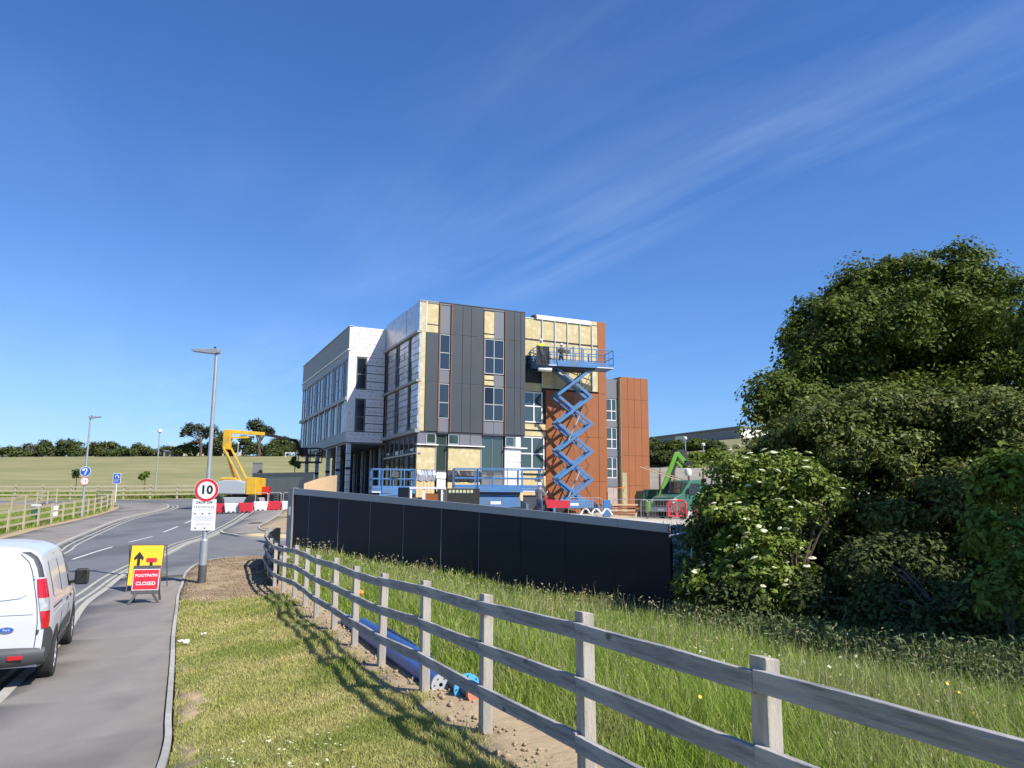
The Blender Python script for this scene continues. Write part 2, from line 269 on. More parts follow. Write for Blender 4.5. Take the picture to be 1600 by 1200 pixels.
# ------------------------------------------------------------------ mesh helpers
class MB:
    def __init__(s): s.v = []; s.f = []; s.m = []
    def add(s, vs, fs, m=0):
        o = len(s.v); s.v += [tuple(v) for v in vs]; s.f += [tuple(i + o for i in f) for f in fs]; s.m += [m] * len(fs); return s
    def box(s, x0, x1, y0, y1, z0, z1, m=0):
        return s.add([(x0, y0, z0), (x1, y0, z0), (x1, y1, z0), (x0, y1, z0), (x0, y0, z1), (x1, y0, z1), (x1, y1, z1), (x0, y1, z1)],
                     [(0, 3, 2, 1), (4, 5, 6, 7), (0, 1, 5, 4), (1, 2, 6, 5), (2, 3, 7, 6), (3, 0, 4, 7)], m)
    def bar(s, p, q, w, h, up=(0, 0, 1), m=0):
        """a rectangular bar from p to q, h along up, w across"""
        p = Vector(p); q = Vector(q); d = (q - p).normalized(); u = Vector(up); sx = d.cross(u)
        if sx.length < 1e-4: sx = d.cross(Vector((1, 0, 0)))
        sx.normalize(); u = sx.cross(d).normalized(); sx *= w / 2; u *= h / 2
        return s.add([p - sx - u, p + sx - u, p + sx + u, p - sx + u, q - sx - u, q + sx - u, q + sx + u, q - sx + u],
                     [(0, 1, 2, 3), (7, 6, 5, 4), (0, 4, 5, 1), (1, 5, 6, 2), (2, 6, 7, 3), (3, 7, 4, 0)], m)
    def tube(s, p, q, r, n=10, r2=None, m=0, caps=True):
        p = Vector(p); q = Vector(q); d = (q - p).normalized(); a = d.orthogonal().normalized(); b = d.cross(a); r2 = r if r2 is None else r2
        vs = [p + (a * math.cos(2 * math.pi * i / n) + b * math.sin(2 * math.pi * i / n)) * r for i in range(n)] + \
             [q + (a * math.cos(2 * math.pi * i / n) + b * math.sin(2 * math.pi * i / n)) * r2 for i in range(n)]
        fs = [(i, (i + 1) % n, n + (i + 1) % n, n + i) for i in range(n)]
        if caps: fs += [tuple(range(n - 1, -1, -1)), tuple(range(n, 2 * n))]
        return s.add(vs, fs, m)
    def path(s, pts, r, n=6, m=0):
        pts = [Vector(p) for p in pts]; rs = r if isinstance(r, (list, tuple)) else [r] * len(pts); base = len(s.v); ref = None
        for i, p in enumerate(pts):
            d = (pts[min(i + 1, len(pts) - 1)] - pts[max(i - 1, 0)]).normalized()
            a = d.orthogonal().normalized() if ref is None else (ref - d * ref.dot(d)).normalized(); ref = a; b = d.cross(a)
            s.v += [tuple(p + (a * math.cos(2 * math.pi * k / n) + b * math.sin(2 * math.pi * k / n)) * rs[i]) for k in range(n)]
        for i in range(len(pts) - 1):
            for k in range(n):
                s.f.append((base + i * n + k, base + i * n + (k + 1) % n, base + (i + 1) * n + (k + 1) % n, base + (i + 1) * n + k)); s.m.append(m)
        s.f.append(tuple(base + k for k in range(n - 1, -1, -1))); s.m.append(m)
        s.f.append(tuple(base + (len(pts) - 1) * n + k for k in range(n))); s.m.append(m); return s
    def prism(s, poly, axis, a, b, m=0):
        """a polygon of 2-D points pushed from a to b along axis ('x','y','z')"""
        def P(p, c): return {'x': (c, p[0], p[1]), 'y': (p[0], c, p[1]), 'z': (p[0], p[1], c)}[axis]
        n = len(poly); vs = [P(p, a) for p in poly] + [P(p, b) for p in poly]
        return s.add(vs, [tuple(range(n)), tuple(range(2 * n - 1, n - 1, -1))] + [(i, n + i, n + (i + 1) % n, (i + 1) % n) for i in range(n)], m)
    def lathe(s, prof, n=20, o=(0, 0, 0), axis='z', m=0):
        o = Vector(o); base = len(s.v)
        for r_, h in prof:
            for k in range(n):
                c, d = r_ * math.cos(2 * math.pi * k / n), r_ * math.sin(2 * math.pi * k / n)
                s.v.append(tuple(o + Vector({'z': (c, d, h), 'x': (h, c, d), 'y': (c, h, d)}[axis])))
        for i in range(len(prof) - 1):
            for k in range(n):
                s.f.append((base + i * n + k, base + i * n + (k + 1) % n, base + (i + 1) * n + (k + 1) % n, base + (i + 1) * n + k)); s.m.append(m)
        return s
    def mesh(s, name, mats):
        me = bpy.data.meshes.new(name); me.from_pydata(s.v, [], s.f)
        mats = mats if isinstance(mats, (list, tuple)) else [mats]
        for q in mats: me.materials.append(M[q] if isinstance(q, str) else q)
        if len(mats) > 1: me.polygons.foreach_set('material_index', s.m)
        bm = bmesh.new(); bm.from_mesh(me); bmesh.ops.recalc_face_normals(bm, faces=bm.faces); bm.to_mesh(me); bm.free()
        return me
    def obj(s, name, mats, parent=None, smooth=False, bevel=0, loc=None, rot=None, **props):
        return link(name, s.mesh(name, mats), parent, smooth, bevel, loc, rot, **props)
def link(name, me, parent=None, smooth=False, bevel=0, loc=None, rot=None, **props):
    o = bpy.data.objects.new(name, me); COL.objects.link(o)
    if parent is not None: o.parent = parent
    if loc is not None: o.location = loc
    if rot is not None: o.rotation_euler = rot
    if smooth and me is not None:
        me.polygons.foreach_set('use_smooth', [True] * len(me.polygons))
        if smooth != 'all':
            try: me.set_sharp_from_angle(angle=R(35))
            except Exception: pass
    if bevel:
        b = o.modifiers.new('bevel', 'BEVEL'); b.width = bevel; b.segments = 2; b.limit_method = 'ANGLE'; b.angle_limit = R(40)
    for k, q in props.items(): o[k] = q
    return o
def thing(name, label, cat, loc=(0, 0, 0), rotz=0, group=None):
    o = bpy.data.objects.new(name, None); COL.objects.link(o); o.location = loc; o.rotation_euler = (0, 0, rotz); o.empty_display_size = .2
    o['label'] = label; o['category'] = cat
    if group: o['group'] = group
    return o
def copy_thing(src, loc, rotz, label, group=None):
    def rec(o, parent):
        c = o.copy(); COL.objects.link(c); c.parent = parent
        for ch in o.children: rec(ch, c)
        return c
    c = rec(src, None); c.location = loc; c.rotation_euler = (0, 0, rotz); c['label'] = label
    if group: c['group'] = group
    return c
def fast_mesh(name, verts, quads, mats, midx=None, smooth=False):
    me = bpy.data.meshes.new(name); verts = np.ascontiguousarray(verts, np.float32); quads = np.ascontiguousarray(quads, np.int32); k = quads.shape[1]
    me.vertices.add(len(verts)); me.vertices.foreach_set('co', verts.ravel())
    me.loops.add(quads.size); me.loops.foreach_set('vertex_index', quads.ravel())
    me.polygons.add(len(quads)); me.polygons.foreach_set('loop_start', np.arange(0, quads.size, k, dtype=np.int32))
    for q in (mats if isinstance(mats, (list, tuple)) else [mats]): me.materials.append(M[q])
    if midx is not None: me.polygons.foreach_set('material_index', np.ascontiguousarray(midx, np.int32))
    me.update(calc_edges=True)
    if smooth: me.polygons.foreach_set('use_smooth', [True] * len(quads))
    return me
def text_mesh(txt, size, mat_, depth=.002, align='CENTER', bold=0.0, space=1.0):
    c = bpy.data.curves.new('lettering', 'FONT'); c.body = txt; c.size = size; c.extrude = depth; c.align_x = align; c.align_y = 'CENTER'; c.offset = bold; c.space_character = space; c.resolution_u = 3
    o = bpy.data.objects.new('lettering', c); COL.objects.link(o); dg = bpy.context.evaluated_depsgraph_get()
    me = bpy.data.meshes.new_from_object(o.evaluated_get(dg)); bpy.data.objects.remove(o); bpy.data.curves.remove(c)
    me.materials.clear(); me.materials.append(M[mat_]); me.name = 'lettering'; return me
def in_poly(x, y, poly):
    inside = np.zeros(x.shape, bool); n = len(poly)
    for i in range(n):
        x1, y1 = poly[i]; x2, y2 = poly[(i + 1) % n]
        c = ((y1 > y) != (y2 > y)) & (x < (x2 - x1) * (y - y1) / (y2 - y1 + 1e-12) + x1); inside ^= c
    return inside
def smoothline(pts, n=6):
    """Catmull-Rom through 2-D points"""
    P = [np.array(p, float) for p in pts]; out = []
    for i in range(len(P) - 1):
        a = P[max(i - 1, 0)]; b = P[i]; c = P[i + 1]; d = P[min(i + 2, len(P) - 1)]
        for t in np.linspace(0, 1, n, endpoint=False):
            out.append(tuple(.5 * (2 * b + (c - a) * t + (2 * a - 5 * b + 4 * c - d) * t * t + (3 * b - a - 3 * c + d) * t ** 3)))
    out.append(tuple(P[-1])); return out
def offset_line(pts, d):
    P = np.array(pts); T = np.gradient(P, axis=0); T /= np.linalg.norm(T, axis=1)[:, None]
    return [tuple(q) for q in P + np.c_[-T[:, 1], T[:, 0]] * d]
def drape(name, poly, off, mat_, res=.8, skirt=.12, parent=None, **props):
    bm = bmesh.new(); vs = [bm.verts.new((x, y, 0)) for x, y in poly]; bm.faces.new(vs)
    xs = [p[0] for p in poly]; ys = [p[1] for p in poly]
    for ax, lo, hi in ((0, min(xs), max(xs)), (1, min(ys), max(ys))):
        k = lo + res
        while k < hi - res * .3:
            co = (k, 0, 0) if ax == 0 else (0, k, 0); no = (1, 0, 0) if ax == 0 else (0, 1, 0)
            bmesh.ops.bisect_plane(bm, geom=bm.verts[:] + bm.edges[:] + bm.faces[:], plane_co=co, plane_no=no); k += res
    bmesh.ops.triangulate(bm, faces=[f for f in bm.faces if len(f.verts) > 4])
    if skirt:
        be = [e for e in bm.edges if e.is_boundary]
        r_ = bmesh.ops.extrude_edge_only(bm, edges=be); low = {v for v in r_['geom'] if isinstance(v, bmesh.types.BMVert)}
    else: low = set()
    V = bm.verts[:]; z = gz([v.co.x for v in V], [v.co.y for v in V])
    for v, h in zip(V, z): v.co.z = h + off - (skirt if v in low else 0)
    bmesh.ops.recalc_face_normals(bm, faces=bm.faces)
    for f in bm.faces: f.smooth = not any(v in low for v in f.verts)
    me = bpy.data.meshes.new(name); bm.to_mesh(me); bm.free(); me.materials.append(M[mat_])
    return link(name, me, parent, **props)
def strip(name, line, w, off, mat_, thick=.0, parent=None, **props):
    """a band of width w (line on its middle) lying on the ground"""
    L = np.array(offset_line(line, w / 2)); Q = np.array(offset_line(line, -w / 2)); zl = gz(L[:, 0], L[:, 1]) + off; zq = gz(Q[:, 0], Q[:, 1]) + off
    z = np.maximum(zl, zq); b = MB(); n = len(L)
    vs = [(*L[i], z[i]) for i in range(n)] + [(*Q[i], z[i]) for i in range(n)]; fs = [(i, i + 1, n + i + 1, n + i) for i in range(n - 1)]
    if thick:
        vs += [(*L[i], z[i] - thick) for i in range(n)] + [(*Q[i], z[i] - thick) for i in range(n)]
        fs += [(2 * n + i, 2 * n + i + 1, i + 1, i) for i in range(n - 1)] + [(n + i, n + i + 1, 3 * n + i + 1, 3 * n + i) for i in range(n - 1)] + [(0, n, 3 * n, 2 * n), (n - 1, 2 * n - 1, 4 * n - 1, 3 * n - 1)]
    b.add(vs, fs); return b.obj(name, mat_, parent, **props)
# ------------------------------------------------------------------ ground and roads
xs = np.unique(np.r_[np.linspace(-60, 60, 121), np.linspace(-300, 300, 61), -np.geomspace(300, 2500, 10), np.geomspace(300, 2500, 10)])
ys = np.unique(np.r_[np.linspace(-20, 75, 96), np.linspace(75, 300, 46), np.linspace(-300, -20, 15), np.geomspace(300, 2500, 10), -np.geomspace(300, 2500, 6)])
GX, GY = np.meshgrid(xs, ys); GZ = gz(np.clip(GX, -300, 300), np.clip(GY, -300, 300))
nx, ny = len(xs), len(ys); ii = np.arange(nx * ny).reshape(ny, nx)
q = np.stack([ii[:-1, :-1], ii[:-1, 1:], ii[1:, 1:], ii[1:, :-1]], -1).reshape(-1, 4)
cxq = GX.ravel()[q].mean(1); cyq = GY.ravel()[q].mean(1)
mi = np.where((cyq > 60) | (cyq < -5) | (cxq < -24), 1, 0); mi[(cxq > 9) & (cyq > 60) & (cyq < 300)] = 2
link('ground', fast_mesh('ground', np.c_[GX.ravel(), GY.ravel(), GZ.ravel()], q, ['rough_base', 'field', 'bank'], mi, True), kind='structure')

EDG = smoothline([(-1.62, 3.2), (-2.92, 6.91), (-3.53, 8.38), (-4.72, 11.21), (-5.63, 13.34), (-6.71, 15.97), (-7.73, 18.42), (-8.28, 19.91), (-9.05, 22.0), (-9.45, 23.74), (-9.5, 24.8), (-9.3, 25.8), (-9.0, 26.9), (-8.6, 28.4), (-8.2, 30)])
RGT = smoothline([(-4.3, 3), (-5.66, 8.41), (-6.39, 10.5), (-7.6, 13.6), (-9.25, 17.29), (-10.03, 19.63), (-11.0, 22.7), (-11.73, 26.9), (-12.57, 31.55), (-13.21, 35.63), (-13.91, 40.09), (-14.56, 43.45), (-15.6, 48.4), (-16.2, 55)])
LFT = smoothline([(-14.2, 14), (-15.0, 20), (-16.14, 26.89), (-17.56, 30.63), (-19.99, 37.16), (-21.6, 42.5), (-22.6, 46.89), (-23.3, 50.36), (-24.04, 53.88), (-24.79, 56.34), (-26.0, 58.6), (-27.6, 60.2), (-30.5, 60.9), (-40, 60.2), (-70, 56)])
LPT = smoothline([(-18.4, 14), (-19.4, 22), (-20.44, 29.25), (-21.48, 32.98), (-22.26, 35.58), (-23.16, 38.37), (-24.3, 43.68), (-25.36, 47.35), (-26.73, 51.43), (-27.74, 54.82), (-28.76, 57.0), (-30.2, 58.6), (-33, 59.0), (-40, 58.2), (-70, 54)])
road_poly = [(-4.3, 3)] + [p for p in RGT if p[1] < 22.7] + [(-9.05, 22.0)] + [p for p in EDG if p[1] > 22.2] + [(-7, 31.5), (-6.5, 36), (-11, 36.5), (-13.5, 46), (-13, 56), (-13, 69.5), (-20, 69.0), (-34, 64.2), (-70, 58.5)] + LFT[::-1] + [(-14.2, 3)]
drape('road', road_poly, .03, 'asphalt', 1.0, .2, kind='structure')
path_poly = [p for p in RGT if p[1] < 22.0] + [p for p in EDG if p[1] < 21.6][::-1]
drape('footpath', path_poly, .075, 'path_asphalt', .8, .1, kind='structure')
drape('footpath', LFT + LPT[::-1], .09, 'path_asphalt', 1.0, .15, kind='structure')
K2 = smoothline([(-13.31, 35.9), (-12.9, 35.1), (-12.35, 34.64), (-11.61, 34.1), (-10.17, 33.9), (-8.6, 33.9)])
D2 = smoothline([(-15.6, 49), (-13.7, 46.5), (-12.6, 42), (-12.2, 39), (-12.05, 37.4), (-11.4, 36.0), (-10.3, 35.3), (-8.4, 35.0)])
drape('footpath', [p for p in RGT if 36 < p[1] < 50][::-1] + K2 + [(-8.4, 35.0)] + D2[::-1], .10, 'path_asphalt', .9, .15, kind='structure')
drape('verge_soil', D2 + [(-6.4, 35.5), (-6.4, 46), (-9, 52), (-15, 52)], .13, 'clay', 1.0, .2, kind='structure')
drape('tactile_paving', [(-12.2, 34.7), (-11.5, 34.2), (-9.2, 34.05), (-8.4, 34.05), (-8.4, 34.75), (-9.2, 34.9), (-11.2, 35.35)], .112, 'tactile', .9, .01, kind='structure')
# edgings and kerbs
for k in range(0, len(EDG) - 1, 4):                      # individual edging stones
    seg = EDG[k:k + 5]
    if len(seg) < 2: continue
    strip('edging_stone', seg, .06, .098 + .004 * ((k // 4) % 2), ('kerb', 'kerb_dark')[(k // 4) % 2], .12, kind='structure')
strip('kerb', offset_line(RGT, .02)[6:], .13, .085, 'kerb', .1, kind='structure')
strip('kerb', LFT, .14, .105, 'kerb', .12, kind='structure')
strip('kerb', K2, .14, .11, 'kerb', .12, kind='structure'); strip('kerb', D2, .07, .14, 'kerb', .1, kind='structure')
strip('kerb', smoothline(LPT[20:]), .08, .11, 'clay', .1, kind='structure')
# tan edge beside the far footpath
drape('verge_soil', LPT[10:62] + offset_line(LPT, .9)[10:62][::-1], .095, 'clay', 1.5, .1, kind='structure')
# yellow lines, worn to cream
for d in (.28, .55): strip('road_marking', offset_line(RGT, d)[4:], .085, .036, 'line_cream', kind='structure')
for d in (-.32, -.62): strip('road_marking', offset_line(LFT, d), .09, .036, 'line_cream', kind='structure')
for a, b in (((-13.6, 19.0), (-14.0, 21.6)), ((-14.6, 26.2), (-14.82, 29.2)), ((-15.06, 30.9), (-15.47, 33.8)), ((-16.0, 36), (-16.57, 38.9)), ((-16.85, 40.4), (-17.3, 43)), ((-17.7, 45.5), (-18.1, 48)), ((-18.5, 50.5), (-18.9, 53))):
    strip('road_marking', [a, ((a[0] + b[0]) / 2, (a[1] + b[1]) / 2), b], .11, .036, 'line_white', kind='structure')
strip('road_marking', [(-13.0, 38.9), (-12.75, 38.9), (-12.4, 38.9)], .5, .108, 'line_cream', kind='structure')
# worn bands across the site entrance
for k, (a, b) in enumerate((((-11.3, 23.4), (-8.9, 28.3)),)):
    strip('road_marking', [a, ((a[0] + b[0]) / 2 + .1, (a[1] + b[1]) / 2), b], .1, .035, 'path_asphalt', kind='structure')
# verges
FP = [(2.45, 1.2), (1.75, 2.25), (1.09, 3.45), (.46, 4.86), (-.19, 6.25), (-.83, 7.8), (-1.5, 9.3), (-2.1, 10.75), (-2.68, 12.1), (-3.3, 13.5), (-3.85, 14.85), (-4.45, 16.3), (-5.15, 17.9), (-5.8, 19.4), (-6.4, 20.9), (-6.95, 22.3), (-7.25, 23.6), (-7.4, 24.8)]
FLINE = smoothline(FP, 4)
edg_in = [p for p in offset_line(EDG, -.05) if 2.9 < p[1] < 28]
verge_poly = edg_in + [(-8.3, 27.5), (-7.6, 25)] + FLINE[::-1] + [(2.4, 0), (-1.8, 0)]
drape('verge', verge_poly, .07, 'lawn_base', .6, .1, kind='structure')
dirt_poly = [p for p in edg_in if p[1] > 17.3] + [(-8.2, 27.6), (-7.2, 25)] + FLINE[::-1][:20] + [(-4.9, 16.0), (-6.0, 16.9), (-6.6, 16.6)]
drape('bare_soil', dirt_poly, .095, 'soil', .5, .1, kind='structure')
# bare clay under the fence line
cl_a = offset_line(FLINE, .28); cl_b = offset_line(FLINE, -.42)
wob = lambda L, s: [(x + .09 * math.sin(i * 1.7 + s), y + .08 * math.sin(i * 2.3 + s)) for i, (x, y) in enumerate(L)]
drape('bare_soil', wob(cl_a, 0)[6:58] + wob(cl_b, 2)[6:58][::-1], .092, 'clay', .4, .1, kind='structure')
BARE = []
for y0, y1, wd, ph in ((8.0, 9.6, .46, 0), (5.0, 7.4, .40, 2), (10.2, 10.9, .2, 4)):
    A_ = [p for p in offset_line(EDG, -.09) if y0 <= p[1] <= y1]
    if len(A_) < 3: A_ = [(np.interp(v, [p[1] for p in EDG], [p[0] for p in EDG]) + .09, v) for v in np.linspace(y0, y1, 8)]
    A_ = [(float(np.interp(v, [p[1] for p in EDG], [p[0] for p in EDG])) + .09, float(v)) for v in np.linspace(y0, y1, 16)]
    B_ = [(x + .02 + wd * math.sin(math.pi * i / 15) ** .6 * (.7 + .3 * math.sin(i * 1.9 + ph) + .16 * math.sin(i * 4.3 + ph)), y) for i, (x, y) in enumerate(A_)]
    BARE.append(A_ + B_[1:-1][::-1]); drape('bare_soil', BARE[-1], .078, 'clay', .3, .006, kind='structure')
# building site
site_poly = [(-8.5, 33.5), (-4, 30.6), (0.5, 29.2), (2.4, 31.8), (7, 36), (12, 37), (22, 39), (34, 44), (34, 64), (15, 66), (8, 70), (-6, 74), (-18, 74), (-15.5, 56), (-9, 50), (-6.6, 44)]
drape('site_ground', site_poly, .05, 'gravel', 1.6, .1, kind='structure')
drape('chalk_bank', [(8, 62), (34, 58), (34, 67.7), (8, 67.7)], .12, 'chalk', 1.5, .2, kind='structure')
# far hill beyond the ridge
hx = np.linspace(-520, 60, 40); hy = np.linspace(430, 760, 14); HX, HY = np.meshgrid(hx, hy)
HZ = 10 + 33 * np.exp(-((HX + 250) / 110) ** 2) * np.exp(-((HY - 640) / 120) ** 2) * (1 + .06 * np.sin(HX / 23)) + 8 * np.exp(-((HX + 80) / 90) ** 2) * np.exp(-((HY - 640) / 120) ** 2)
ii = np.arange(HX.size).reshape(HX.shape); q = np.stack([ii[:-1, :-1], ii[:-1, 1:], ii[1:, 1:], ii[1:, :-1]], -1).reshape(-1, 4)
link('hills', fast_mesh('hills', np.c_[HX.ravel(), HY.ravel(), HZ.ravel()], q, 'wheat', None, True), kind='structure')

# ------------------------------------------------------------------ timber fences
def fence(name, label, pts, h, rails, side, pm, rm, post=(.10, .08), rail=(.094, .036), group=None, jit=0, off=.05, zadj=()):
    o = Vector((*pts[0], gh(*pts[0]) + off)); t = thing(name, label, 'fence', o, 0, group); r_ = random.Random(len(pts))
    P = [Vector((x, y, gh(x, y) + off)) - o for x, y in pts]; T = []
    for i, e in enumerate(zadj): P[i].z += e
    for i in range(len(P)):
        d = P[min(i + 1, len(P) - 1)] - P[max(i - 1, 0)]; d.z = 0; T.append(d.normalized())
    for i, p in enumerate(P):
        hh = h + r_.uniform(-.02, .02) * (jit > 0); b = MB(); w, d = post
        b.v = [(x * d, y * w, z) for x, y, z in ((-.5, -.5, -.35), (.5, -.5, -.35), (.5, .5, -.35), (-.5, .5, -.35), (-.5, -.5, hh - .012), (.5, -.5, hh), (.5, .5, hh), (-.5, .5, hh - .012))]
        b.f = [(0, 3, 2, 1), (4, 5, 6, 7), (0, 1, 5, 4), (1, 2, 6, 5), (2, 3, 7, 6), (3, 0, 4, 7)]; b.m = [0] * 6
        b.obj('post', pm, t, bevel=.005 if jit else 0, loc=p, rot=(r_.uniform(-1, 1) * jit, r_.uniform(-1, 1) * jit, math.atan2(T[i].y, T[i].x) + math.pi / 2 + r_.uniform(-1, 1) * jit))
    for i in range(len(P) - 1):
        for z in rails:
            a, c = P[i], P[i + 1]; n0 = Vector((-T[i].y, T[i].x, 0)) * side * (post[1] / 2 + rail[1] / 2 + .002); n1 = Vector((-T[i + 1].y, T[i + 1].x, 0)) * side * (post[1] / 2 + rail[1] / 2 + .002)
            e = r_.uniform(-.008, .008) * (jit > 0); q0 = a + n0 + Vector((0, 0, z + e)); q1 = c + n1 + Vector((0, 0, z + r_.uniform(-.008, .008) * (jit > 0)))
            d = (q1 - q0); L = d.length; b = MB(); nseg = 5 if jit else 1; ph = r_.uniform(0, 6)
            vs = []; fs = []
            for k in range(nseg + 1):
                x = L * k / nseg; bow = math.sin(k * 1.9 + ph) * .006 * (jit > 0)
                vs += [(x, -rail[1] / 2 + bow, -rail[0] / 2), (x, rail[1] / 2 + bow, -rail[0] / 2), (x, rail[1] / 2 + bow, rail[0] / 2 + bow * .7), (x, -rail[1] / 2 + bow, rail[0] / 2 + bow * .7)]
            for k in range(nseg):
                for s_ in range(4): fs.append((4 * k + s_, 4 * k + (s_ + 1) % 4, 4 * k + 4 + (s_ + 1) % 4, 4 * k + 4 + s_))
            fs += [(3, 2, 1, 0), tuple(4 * nseg + s_ for s_ in range(4))]; b.add(vs, fs)
            o_ = b.obj('rail', rm, t, bevel=.004 if jit else 0, loc=q0)
            o_.rotation_euler = (0, -math.atan2(d.z, math.hypot(d.x, d.y)), math.atan2(d.y, d.x))
    return t
nf = fence('timber_fence', 'weathered grey three-rail timber fence curving along the verge in the foreground', FP, 1.12, (1.01, .70, .375), 1, 'timber_post', 'timber_rail', jit=.012, off=.03, zadj=(-.06, -.08, -.05, -.03, -.01))
# dark sheet tied over the far end of the fence
b = MB(); E3 = [Vector((*p, gh(*p))) for p in FP[-5:]]; nvs = []
for k in range(13):
    f = k / 12 * 4; i = min(int(f), 3); p = E3[i].lerp(E3[i + 1], f - i); w = .02 * math.sin(k * 1.3)
    nvs += [(p.x + .075 + w, p.y + w, p.z + .12), (p.x + .075 - w, p.y, p.z + 1.1 + w), (p.x + .095 + w, p.y + w, p.z + .12), (p.x + .095 - w, p.y, p.z + 1.1 + w)]
fs = []
for k in range(12): fs += [(4 * k, 4 * k + 4, 4 * k + 5, 4 * k + 1), (4 * k + 2, 4 * k + 3, 4 * k + 7, 4 * k + 6), (4 * k + 1, 4 * k + 5, 4 * k + 7, 4 * k + 3)]
b.add(nvs, fs); b.obj('plastic_sheet', 'black_sheet', label='black sheet fixed to the far end of the foreground fence', category='sheet')
def resample(pts, step):
    # even spacing along a curve
    L = smoothline(pts, 12); out = [L[0]]; acc = 0
    for a, c in zip(L[:-1], L[1:]):
        acc += math.dist(a, c)
        if acc >= step: out.append(c); acc = 0
    return out
fence('timber_fence', 'pale three-rail fence along the outside of the left-hand footpath bend', resample([(-21.7, 30.5), (-22.84, 34.54), (-23.7, 38.2), (-24.6, 42), (-25.6, 46.2), (-26.9, 50.2), (-27.9, 53.6), (-29.0, 56.6), (-30.4, 59.2), (-32.6, 60.3)], 1.75), 1.12, (1.0, .68, .36), 1, 'timber_far', 'timber_far', off=.05)
fence('timber_fence', 'pale timber fence running back across the grass behind the bend fence', resample([(-31, 44), (-32.2, 48.5), (-33.1, 52), (-34.6, 57), (-36, 61.6)], 2.4), 1.15, (1.03, .72, .4), 1, 'timber_far', 'timber_far', off=.02)
fence('timber_fence', 'long straight pale timber fence at the foot of the field', resample([(-60, 61.6), (-50, 63.4), (-42, 64.9), (-37.2, 65.6), (-32.4, 66.8), (-27.3, 67.8), (-22.6, 69.8), (-19, 72), (-15, 74.5)], 1.9), 1.2, (1.05, .70, .35), -1, 'timber_far', 'timber_far', off=.02, rail=(.14, .04), post=(.14, .12))

p = at(55, 806, 40.5); t = thing('litter_bin', 'small green bin hung on the left bend fence', 'bin', (p.x, p.y, gh(p.x, p.y) + .55))
MB().prism([(-.17, 0), (.17, 0), (.2, .5), (-.2, .5)], 'y', -.12, .12).obj('body', 'truck_green', t, bevel=.03); MB().box(-.21, .21, -.14, .14, .5, .62).obj('lid', 'frame_white', t, bevel=.03); MB().box(-.04, .04, .1, .16, -.6, .5).obj('bracket', 'galv', t)
p = at(85, 800, 44); MB().box(-.18, .18, -.01, .01, .35, .95).obj('notice', 'paper', loc=(p.x, p.y, gh(p.x, p.y)), rot=(0, 0, R(15)), label='small white notice on the left bend fence next to the green bin', category='notice')
# ------------------------------------------------------------------ site hoarding
HL = Vector((-8.9, 32, 0)); HR = Vector((4.64, 23, 0)); hz0, hz1 = 2.36, 1.2
hd = (HR - HL); hlen = hd.length; hang = math.atan2(hd.y, hd.x)
hb = -.10
ho = thing('site_hoarding', 'tall dark navy site hoarding with a lighter grey capping board', 'hoarding', (HL.x, HL.y, hb), hang)
cuts = [0, .055, .159, .263, .366, .475, .577, .681, .785, .893, 1.0]
def htop(t): return hz0 + (hz1 - hz0) * t - hb + .04 * math.sin(t * math.pi)
def hgr(t): p = HL.lerp(HR, t); return gh(p.x, p.y) - hb - .15
for i, (a, c) in enumerate(zip(cuts[:-1], cuts[1:])):
    x0, x1 = a * hlen + .012, c * hlen - .012; w = .006 * (i % 3 - 1)
    b = MB(); b.add([(x0, -.03 + w, hgr(a)), (x1, -.03 + w, hgr(c)), (x1, .03 + w, hgr(c)), (x0, .03 + w, hgr(a)), (x0, -.03 + w, htop(a) - .05), (x1, -.03 + w, htop(c) - .05), (x1, .03 + w, htop(c) - .05), (x0, .03 + w, htop(a) - .05)],
                    [(0, 3, 2, 1), (4, 5, 6, 7), (0, 1, 5, 4), (1, 2, 6, 5), (2, 3, 7, 6), (3, 0, 4, 7)]); b.obj('panel', 'navy', ho)
    if i:
        b = MB(); b.box(a * hlen - .009, a * hlen + .009, -.028, .02, hgr(a), htop(a) - .06); b.obj('joint', 'fascia' if i < 7 else 'navy', ho)
    b = MB(); b.box(a * hlen + .1, a * hlen + .2, .06, .16, hgr(a) - .2, htop(a) - .1); b.obj('post', 'timber_far', ho)
fc = [0, .3, .52, .72, .9, 1.004]
for a, c in zip(fc[:-1], fc[1:]):
    b = MB(); x0, x1 = a * hlen + .004, c * hlen - .004; d = .25
    b.add([(x0, -.09, htop(a) - d), (x1, -.09, htop(c) - d), (x1, -.045, htop(c) - d), (x0, -.045, htop(a) - d), (x0, -.09, htop(a)), (x1, -.09, htop(c)), (x1, .07, htop(c)), (x0, .07, htop(a)),
           (x0, .07, htop(a) - .04), (x1, .07, htop(c) - .04), (x0, -.045, htop(a) - .04), (x1, -.045, htop(c) - .04)],
          [(0, 1, 5, 4), (4, 5, 6, 7), (0, 3, 2, 1), (3, 10, 11, 2), (10, 8, 9, 11), (7, 6, 9, 8), (0, 4, 7, 8, 10, 3), (1, 2, 11, 9, 6, 5)])
    b.obj('capping', 'fascia', ho)
b = MB(); b.box(-.30, -.004, -.12, .16, hgr(0), htop(0) + .02); b.obj('end_post', 'post_grey', ho, bevel=.008)
b = MB(); b.box(-.22, -.1, -.123, -.1205, htop(0) - 1.1, htop(0) - .75); b.obj('notice', 'paper', ho)
b = MB(); b.box(hlen + .004, hlen + .05, -.09, .1, hgr(1), htop(1) - .02); b.obj('end_post', 'navy', ho)
